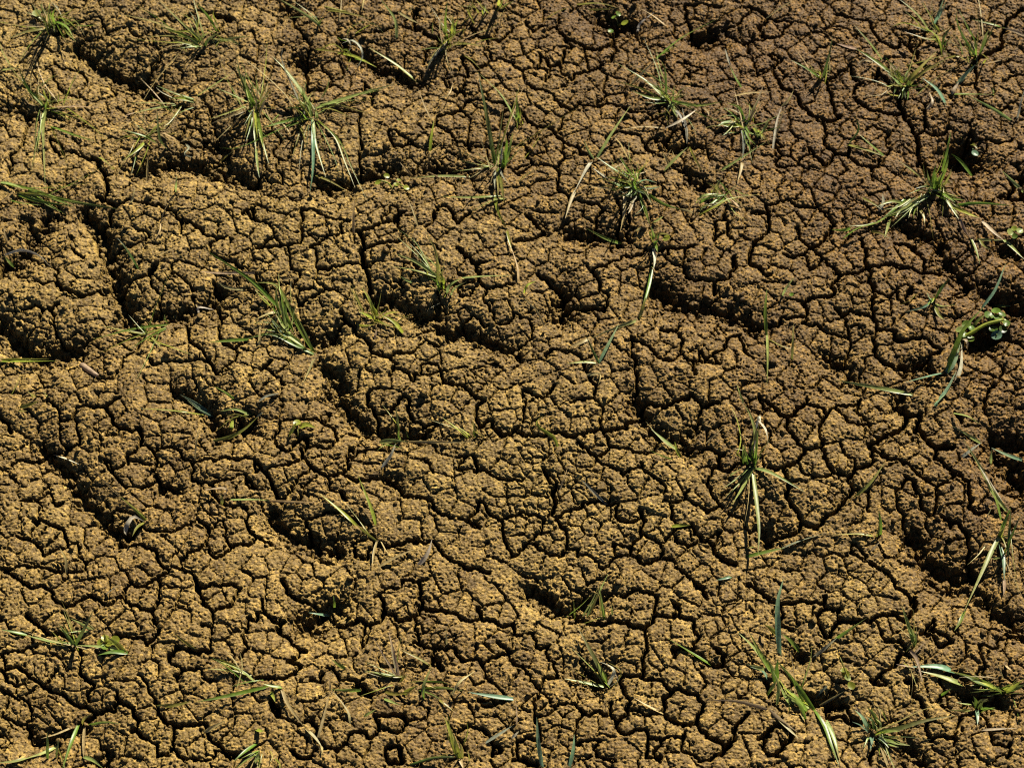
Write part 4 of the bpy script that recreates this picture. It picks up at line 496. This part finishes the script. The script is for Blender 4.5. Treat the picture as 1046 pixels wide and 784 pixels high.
# ------------------------------------------------------------------ materials
def newmat(name):
    m = bpy.data.materials.new(name); m.use_nodes = True
    nt = m.node_tree; return m, nt, nt.nodes, nt.links, nt.nodes['Principled BSDF']
def ramp(nd, stops):
    r = nd.new('ShaderNodeValToRGB'); e = r.color_ramp.elements
    while len(e) < len(stops): e.new(0.5)
    for k, (p, c) in enumerate(stops): e[k].position = p; e[k].color = (*c, 1)
    return r
m, nt, nd, lk, bs = newmat('cracked_clay')
tc = nd.new('ShaderNodeTexCoord')
def noise(scale, detail, rough=0.6):
    n = nd.new('ShaderNodeTexNoise'); n.inputs['Scale'].default_value = scale; n.inputs['Detail'].default_value = detail
    n.inputs['Roughness'].default_value = rough; lk.new(tc.outputs['Object'], n.inputs['Vector']); return n
def mix(fac, a, b, mode='MIX'):
    x = nd.new('ShaderNodeMix'); x.data_type = 'RGBA'; x.blend_type = mode
    for sck, val in (('Factor', fac), ('A', a), ('B', b)):
        s_ = [i for i in x.inputs if i.name == sck and (i.type == 'RGBA' or (sck == 'Factor' and i.type == 'VALUE'))][0]
        if hasattr(val, 'is_output'): lk.new(val, s_)
        else: s_.default_value = val
    return [o for o in x.outputs if o.type == 'RGBA'][0]
nA = noise(4.0, 3); rA = ramp(nd, [(0.32, SOIL_A), (0.68, SOIL_B)]); lk.new(nA.outputs['Fac'], rA.inputs['Fac'])
nB = noise(55, 5, 0.65); rB = ramp(nd, [(0.3, (0.72, 0.70, 0.66)), (0.7, (1.22, 1.22, 1.18))]); lk.new(nB.outputs['Fac'], rB.inputs['Fac'])
vg = nd.new('ShaderNodeTexVoronoi'); vg.inputs['Scale'].default_value = 400; lk.new(tc.outputs['Object'], vg.inputs['Vector'])
sep = nd.new('ShaderNodeSeparateColor'); lk.new(vg.outputs['Color'], sep.inputs['Color'])
rG = ramp(nd, [(0.0, (0.55, 0.51, 0.48)), (0.5, (0.98, 0.98, 0.98)), (0.85, (1.4, 1.38, 1.28)), (1.0, (2.0, 1.95, 1.75))]); lk.new(sep.outputs[0], rG.inputs['Fac'])
c = mix(1.0, rA.outputs['Color'], rB.outputs['Color'], 'MULTIPLY'); c = mix(1.0, c, rG.outputs['Color'], 'MULTIPLY')
# each plate dried to its own tone
pl = nd.new('ShaderNodeAttribute'); pl.attribute_name = 'plate'
rP = ramp(nd, [(0.0, (0.84, 0.82, 0.80)), (0.5, (1, 1, 1)), (0.85, (1.08, 1.07, 1.05)), (1.0, (1.22, 1.22, 1.20))]); lk.new(pl.outputs['Fac'], rP.inputs['Fac'])
c = mix(1.0, c, rP.outputs['Color'], 'MULTIPLY')
# redder soil right and far, vignette darkening painted into its colour, irregular boundary
sx = nd.new('ShaderNodeSeparateXYZ'); lk.new(tc.outputs['Object'], sx.inputs[0])
def math_(op, a, b, c=None):
    x = nd.new('ShaderNodeMath'); x.operation = op
    for k, v in enumerate((a, b, c)):
        if v is None: continue
        if hasattr(v, 'is_output'): lk.new(v, x.inputs[k])
        else: x.inputs[k].default_value = v
    return x.outputs[0]
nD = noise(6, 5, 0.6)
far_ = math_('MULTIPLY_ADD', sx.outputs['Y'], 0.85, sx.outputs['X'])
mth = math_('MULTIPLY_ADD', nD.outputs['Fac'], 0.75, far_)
rD = ramp(nd, [(0.42, (1, 1, 1)), (0.60, tuple((1+x)/2 for x in RED_SOIL_VIGNETTE)), (0.95, RED_SOIL_VIGNETTE)]); lk.new(mth, rD.inputs['Fac'])
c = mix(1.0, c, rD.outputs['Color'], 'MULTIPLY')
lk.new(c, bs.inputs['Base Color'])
bs.inputs['Roughness'].default_value = 0.55; bs.inputs['Specular IOR Level'].default_value = 0.25
nF = noise(900, 2, 0.7); nM = noise(330, 3, 0.7)
b1 = nd.new('ShaderNodeBump'); b1.inputs['Strength'].default_value = 0.9; b1.inputs['Distance'].default_value = 0.0016; lk.new(nM.outputs['Fac'], b1.inputs['Height'])
b2 = nd.new('ShaderNodeBump'); b2.inputs['Strength'].default_value = 0.9; b2.inputs['Distance'].default_value = 0.0006; lk.new(nF.outputs['Fac'], b2.inputs['Height'])
lk.new(b1.outputs['Normal'], b2.inputs['Normal']); lk.new(b2.outputs['Normal'], bs.inputs['Normal'])
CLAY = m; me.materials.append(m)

def leafmat(name, trans, rough):
    m, nt, nd, lk, bs = newmat(name)
    at = nd.new('ShaderNodeAttribute'); at.attribute_name = 'tint'
    tc = nd.new('ShaderNodeTexCoord'); n = nd.new('ShaderNodeTexNoise'); n.inputs['Scale'].default_value = 260; n.inputs['Detail'].default_value = 3
    lk.new(tc.outputs['Object'], n.inputs['Vector'])
    r = ramp(nd, [(0.3, (0.7, 0.7, 0.68)), (0.7, (1.2, 1.2, 1.2))]); lk.new(n.outputs['Fac'], r.inputs['Fac'])
    x = nd.new('ShaderNodeMix'); x.data_type = 'RGBA'; x.blend_type = 'MULTIPLY'; x.inputs[0].default_value = 1
    lk.new(at.outputs['Color'], x.inputs[6]); lk.new(r.outputs['Color'], x.inputs[7])
    lk.new(x.outputs[2], bs.inputs['Base Color']); bs.inputs['Roughness'].default_value = rough
    tr = nd.new('ShaderNodeBsdfTranslucent'); lk.new(x.outputs[2], tr.inputs['Color'])
    ms = nd.new('ShaderNodeMixShader'); ms.inputs[0].default_value = trans
    lk.new(bs.outputs[0], ms.inputs[1]); lk.new(tr.outputs[0], ms.inputs[2]); lk.new(ms.outputs[0], nd['Material Output'].inputs['Surface'])
    return m
LEAF = leafmat('grass_leaf', 0.45, 0.38); DRY = leafmat('dry_grass', 0.42, 0.5)

# ------------------------------------------------------------------ plants
TINT = {'g': (.17, .285, .030), 'd': (.065, .115, .016), 'p': (.38, .46, .13), 'a': (.24, .42, .25), 'o': (.27, .26, .045), 'y': (.37, .42, .045),
        's': (.47, .37, .16), 'k': (.46, .34, .21), 'w': (.60, .55, .40), 'e': (.30, .31, .22)}
DRYC = 'skwe'
WORD = {'s': 'dry straw coloured', 'k': 'bleached pinkish', 'w': 'whitish dry', 'e': 'withered grey', 'p': 'pale green', 'a': 'bluish green', 'o': 'olive', 'y': 'yellow green', 'd': 'dark green', 'g': 'green'}
def mesh_obj(name, vs, fs, cols, mat):
    me = bpy.data.meshes.new(name); me.from_pydata([tuple(v) for v in vs], [], fs)
    for p in me.polygons: p.use_smooth = True
    at = me.attributes.new('tint', 'FLOAT_COLOR', 'POINT')
    at.data.foreach_set('color', np.array([(*c, 1) for c in cols], np.float32).ravel())
    me.materials.append(mat)
    o = bpy.data.objects.new(name, me); COL.objects.link(o); return o
def spline(P, n):
    P = [np.array(p, float) for p in P]
    P = [2*P[0]-P[1]] + P + [2*P[-1]-P[-2]]
    segs = len(P)-3; res = []
    for i in range(n+1):
        s = i/n*segs; k = min(int(s), segs-1); t = s-k
        a, b, c, d = P[k:k+4]
        res.append(0.5*((2*b)+(c-a)*t+(2*a-5*b+4*c-d)*t*t+(-a+3*b-3*c+d)*t**3))
    return res
def course(pix, rise, arched, n):
    """picture course -> points in space above the ground"""
    q = spline(pix, n); pts = []
    for i, p in enumerate(q):
        t = i/n
        h = rise*1e-3*(math.sin(math.pi*(0.06+0.9*t)) if arched else (1-(1-t)**1.7))
        z = 0.0
        for _ in range(3):
            g = ground_pt(p[0], p[1], z); gz = hground(g[0], g[1], 2)
            if i == 0 and not arched: z = gz-0.002
            else: z = max(base+h, gz+0.0012) if i else gz+0.0005+h
        if i == 0: base = z
        pts.append(ground_pt(p[0], p[1], z))
    # smooth the height so that a blade bends and never jags
    Z = np.array([p[2] for p in pts])
    for _ in range(2):
        Z2 = Z.copy(); Z2[1:-1] = np.maximum(Z[1:-1]*0.5, 0.25*Z[:-2]+0.5*Z[1:-1]+0.25*Z[2:]) if False else 0.25*Z[:-2]+0.5*Z[1:-1]+0.25*Z[2:]; Z = Z2
    return [ground_pt(q[i][0], q[i][1], Z[i]) for i in range(n+1)]
def jitcol(c, a=0.18):
    f = 1+random.uniform(-a, a); return tuple(x*f*(1+random.uniform(-a, a)*0.4) for x in c)
def blade_geo(pts, w, cl, tube=False, org=np.zeros(3)):
    n = len(pts)-1; vs = []; fs = []; cols = []
    base = jitcol(TINT[cl]); tipc = np.array(base)
    if cl in 'gdpoya': tipc = np.array(base)*(0.72 if random.random() < .6 else .5) + np.array(TINT['s'])*random.choice((0.05, 0.15, 0.4))
    rot = random.uniform(-0.75, 0.75); tw = random.uniform(-0.9, 0.9)
    wm = w*TS_MM
    for i, p in enumerate(pts):
        t = i/n; T = pts[min(i+1, n)]-pts[max(i-1, 0)]; T = T/(np.linalg.norm(T)+1e-9)
        S = np.cross(T, np.array([0, 0, 1.0])); L = np.linalg.norm(S)
        S = S/L if L > 0.05 else np.array([1.0, 0, 0])
        N = np.cross(S, T); a = rot+tw*t
        S, N = S*math.cos(a)+N*math.sin(a), N*math.cos(a)-S*math.sin(a)
        c = np.array(base)*(1-t)+tipc*t
        if tube:
            r = wm*0.5*(1-0.35*t)
            for k in range(6):
                b = k*math.pi/3; vs.append(p+S*math.cos(b)*r+N*math.sin(b)*r-org); cols.append(c)
        else:
            hw = wm*0.5*min(1, 0.62+1.4*t)*max(0.07, (1-t**2.4))
            vs += [p-S*hw+N*hw*0.35-org, p-org, p+S*hw+N*hw*0.35-org]; cols += [c*0.96, c*1.08, c*0.96]
    if tube:
        for i in range(n):
            for k in range(6):
                k2 = (k+1) % 6; fs.append((i*6+k, i*6+k2, i*6+6+k2, i*6+6+k))
        fs.append(tuple(range(5, -1, -1))); fs.append(tuple(n*6+k for k in range(6)))
    else:
        for i in range(n):
            for k in (0, 1): fs.append((i*3+k, i*3+k+1, i*3+k+4, i*3+k+3))
    return vs, fs, cols
def leaf_geo(ctr, r, cl, org):
    ax = random.uniform(0, 6.28); tx = random.uniform(-0.5, 0.5); ty = random.uniform(-0.5, 0.3); col = tuple(0.8*x for x in jitcol(TINT[cl]))
    vs = [ctr-org]; cols = [col]; fs = []; n = 14
    for ring, q in ((1, 0.55), (2, 1.0)):
        for k in range(n):
            b = k*2*math.pi/n; rr = r*q*(1-0.16*math.cos(b)**4*(1 if math.cos(b) > 0 else 0)) * (1.0 if abs(math.sin(b)) < .1 else 0.92)
            x, y = rr*math.cos(b)*1.12, rr*math.sin(b)
            X = x*math.cos(ax)-y*math.sin(ax); Y = x*math.sin(ax)+y*math.cos(ax)
            z = 0.16*rr*q + 0.10*abs(y) + tx*X + ty*Y
            vs.append(ctr+np.array([X, Y, z])-org); cols.append(np.array(col)*(0.92 if ring == 1 else 1.08))
    for k in range(n):
        k2 = (k+1) % n; fs.append((0, 1+k, 1+k2)); fs.append((1+k, 1+n+k, 1+n+k2, 1+k2))
    return vs, fs, cols
TS_MM = 0.00097
CATS = {'grass_tuft': ('grass tuft', 'grass tufts growing in the cracked soil'), 'grass_shoot': ('grass blade', 'single grass blades on the cracked soil'),
        'dry_straw': ('straw', 'dry straws on the cracked soil'), 'leafy_sprout': ('sprout', 'leafy sprouts in the cracks'), 'dry_leaf': ('leaf', None),
        'dry_chip': ('stalk chip', None), 'clover_plant': ('clover', None), 'twig': ('twig', None), 'seed_stalk': ('seed stalk', None)}
for kind, label, tile, body in PLANTS:
    specs = []
    for it in body.split(';'):
        hd, s = it.split(':'); hd = hd.split(); pix = parse(tile, s); how = 'B'
        if hd[0] in 'LT': how = hd[0]; hd = hd[1:]
        cl, w = hd[0], float(hd[1]); arched = False; rise = 5.0
        if len(hd) > 2:
            arched = hd[2][0] == 'A'; rise = float(hd[2].lstrip('A'))
        specs.append((how, cl, w, rise, arched, pix))
    if kind == 'grass_tuft':                     # fine side shoots between the main blades
        nsp = len(specs); mains = [sp for sp in specs if sp[0] == 'B' and len(sp[5]) > 1 and sp[3] > 5.5]
        u0 = sum(sp[5][0][0] for sp in mains)/len(mains); v0 = sum(sp[5][0][1] for sp in mains)/len(mains)
        for sp in mains:
            b0 = sp[5][0]
            if math.dist(b0, (u0, v0)) > 16: continue
            for rep_ in range((3 if nsp >= 9 else 2) + (1 if b0[1] < 240 else 0)):
                if random.random() < 0.22: continue
                lie = random.random() < 0.45; a = random.gauss(0, 0.7 if lie else 0.28); f = random.uniform(0.7, 1.35) if lie else random.uniform(0.4, 1.0); jx, jy = random.gauss(0, 9 if lie else 3.5), random.gauss(0, 7 if lie else 3)
                npx = [(b0[0]+jx+f*((x-b0[0])*math.cos(a)-(y-b0[1])*math.sin(a)), b0[1]+jy+f*((x-b0[0])*math.sin(a)+(y-b0[1])*math.cos(a))) for x, y in sp[5]]
                cl2 = sp[1] if random.random() < 0.6 else random.choice('gyops')
                specs.append(('B', random.choice('oysg') if lie else cl2, random.uniform(1.0, 1.5) if lie else random.uniform(1.2, 2.4), random.uniform(3, 9) if lie else sp[3]*random.uniform(0.6, 1.3), sp[4], npx))
    u, v = specs[0][5][0]; org = ground_pt(u, v); org[2] = hground(org[0], org[1])
    single = len(specs) == 1
    root = None
    if not single:
        root = bpy.data.objects.new(kind, None); root.empty_display_size = 0.01; COL.objects.link(root); root.location = org
    main = max(set(sp[1] for sp in specs), key=[sp[1] for sp in specs].count)
    for how, cl, w, rise, arched, pix in specs:
        if how == 'L':
            g = ground_pt(*pix[0]); z = hground(g[0], g[1], 11)+0.003; g = ground_pt(*pix[0], z)
            geo = leaf_geo(g, w*0.00080, cl, org); pn = 'leaf'
        else:
            ln = sum(math.dist(a, b) for a, b in zip(pix[:-1], pix[1:])); n = int(min(22, max(7, ln/5)))
            if len(pix) == 2:
                (ax_, ay_), (bx_, by_) = pix; o_ = random.choice((-1, 1))*random.uniform(.02, .16)
                pix = [pix[0], ((ax_+bx_)/2-(by_-ay_)*o_, (ay_+by_)/2+(bx_-ax_)*o_), pix[1]]
            pts = course(pix, rise, arched, n)
            tube = how == 'T' or kind in ('dry_chip', 'twig')
            geo = blade_geo(pts, w, cl, tube, org); pn = 'stem' if how == 'T' else 'blade'
        if cl in DRYC and pn == 'blade': pn = 'dry_blade' if not kind.startswith('dry') else 'straw_piece'
        o = mesh_obj(kind if single else pn, *geo, DRY if cl in DRYC else LEAF)
        if single: root = o; o.location = org
        else:
            o.parent = root
            if cl != main: o['label'] = WORD[cl] + ' ' + pn.replace('_', ' ').replace('dry blade', 'blade')
    root['label'] = label; root['category'] = CATS[kind][0]
    if CATS[kind][1]: root['group'] = CATS[kind][1]

# loose crumbs of clay, far too many to count: one object
cv = []; cf = []; cr = np.random.RandomState(21)
import bmesh
bm = bmesh.new(); bmesh.ops.create_icosphere(bm, subdivisions=2, radius=1.0); bm.verts.ensure_lookup_table()
iv = np.array([v.co[:] for v in bm.verts]); jf = np.array([[v.index for v in f.verts] for f in bm.faces]); bm.free()
HOL = hollow + trench
made = 0
while made < 2600:
    x, y = cr.uniform(-0.60, 0.60), cr.uniform(-0.42, 0.57)
    c = min(int((x-CXs[0])/SX), NXC-1); q = min(int((y-CYs[0])/SY), NYC-1)
    if cr.rand() > 0.10 + 45*HOL[q, c]: continue
    r = 0.0009 + 0.0026*cr.rand()**3.0
    A = cr.normal(size=(3, 3)); Q, _ = np.linalg.qr(A)
    b = iv*(1+0.28*np.sin(iv@cr.normal(size=3)*3.1+cr.rand()*6)[:, None]+0.13*np.sin(iv@cr.normal(size=3)*7+cr.rand()*6)[:, None])
    b = (b*cr.uniform(0.7, 1.15, 3))@Q*r
    z = hground(x, y, 1)+0.25*r
    cf.append(jf+made*len(iv)); cv.append(b+np.array([x, y, z])); made += 1
me2 = bpy.data.meshes.new('soil_crumbs'); me2.from_pydata(np.concatenate(cv).tolist(), [], np.concatenate(cf).tolist())
for p in me2.polygons: p.use_smooth = True
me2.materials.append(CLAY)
so_ = bpy.data.objects.new('soil_crumbs', me2); COL.objects.link(so_); so_['kind'] = 'stuff'; so_['label'] = 'loose brown crumbs of clay lying in the hollows of the cracked ground'; so_['category'] = 'soil crumbs'

# ------------------------------------------------------------------ light, air, camera
EL, AZ = math.radians(SUN_EL), math.radians(SUN_AZ)
W = bpy.data.worlds.new('World'); SC.world = W; W.use_nodes = True
sky = W.node_tree.nodes.new('ShaderNodeTexSky'); sky.sky_type = 'NISHITA'; sky.sun_disc = False
sky.air_density = 0.3; sky.dust_density = 0.0; sky.sun_elevation = EL; sky.sun_rotation = AZ
bg = W.node_tree.nodes['Background']; bg.inputs['Strength'].default_value = SKY; W.node_tree.links.new(sky.outputs[0], bg.inputs[0])
sl = bpy.data.lights.new('sun', 'SUN'); sl.energy = SUN; sl.angle = math.radians(0.5); sl.color = (1.0, 0.92, 0.76)
so = bpy.data.objects.new('sun', sl); COL.objects.link(so); so.location = (2, 4, 4)
from mathutils import Vector
dirv = Vector((math.sin(AZ)*math.cos(EL), math.cos(AZ)*math.cos(EL), math.sin(EL)))
so.rotation_euler = (-dirv).to_track_quat('-Z', 'Y').to_euler()
cd = bpy.data.cameras.new('camera'); co = bpy.data.objects.new('camera', cd); COL.objects.link(co)
co.location = CAM; co.rotation_euler = (math.pi/2-PITCH, 0, 0)
cd.lens = FOC; cd.sensor_width = 36; cd.clip_start = 0.05; cd.clip_end = 500
cd.dof.use_dof = True; cd.dof.focus_distance = 2.12; cd.dof.aperture_fstop = 9.0
SC.camera = co
SC.render.engine = 'CYCLES'
vs_ = SC.view_settings; SC.display_settings.display_device = 'sRGB'
vs_.view_transform = 'Standard'; vs_.look = 'None'; vs_.exposure = EXPOSURE; vs_.gamma = 1; vs_.use_curve_mapping = False
SC.cycles.use_denoising = False; SC.cycles.filter_width = 1.1; SC.cycles.max_bounces = 6; SC.cycles.diffuse_bounces = 0
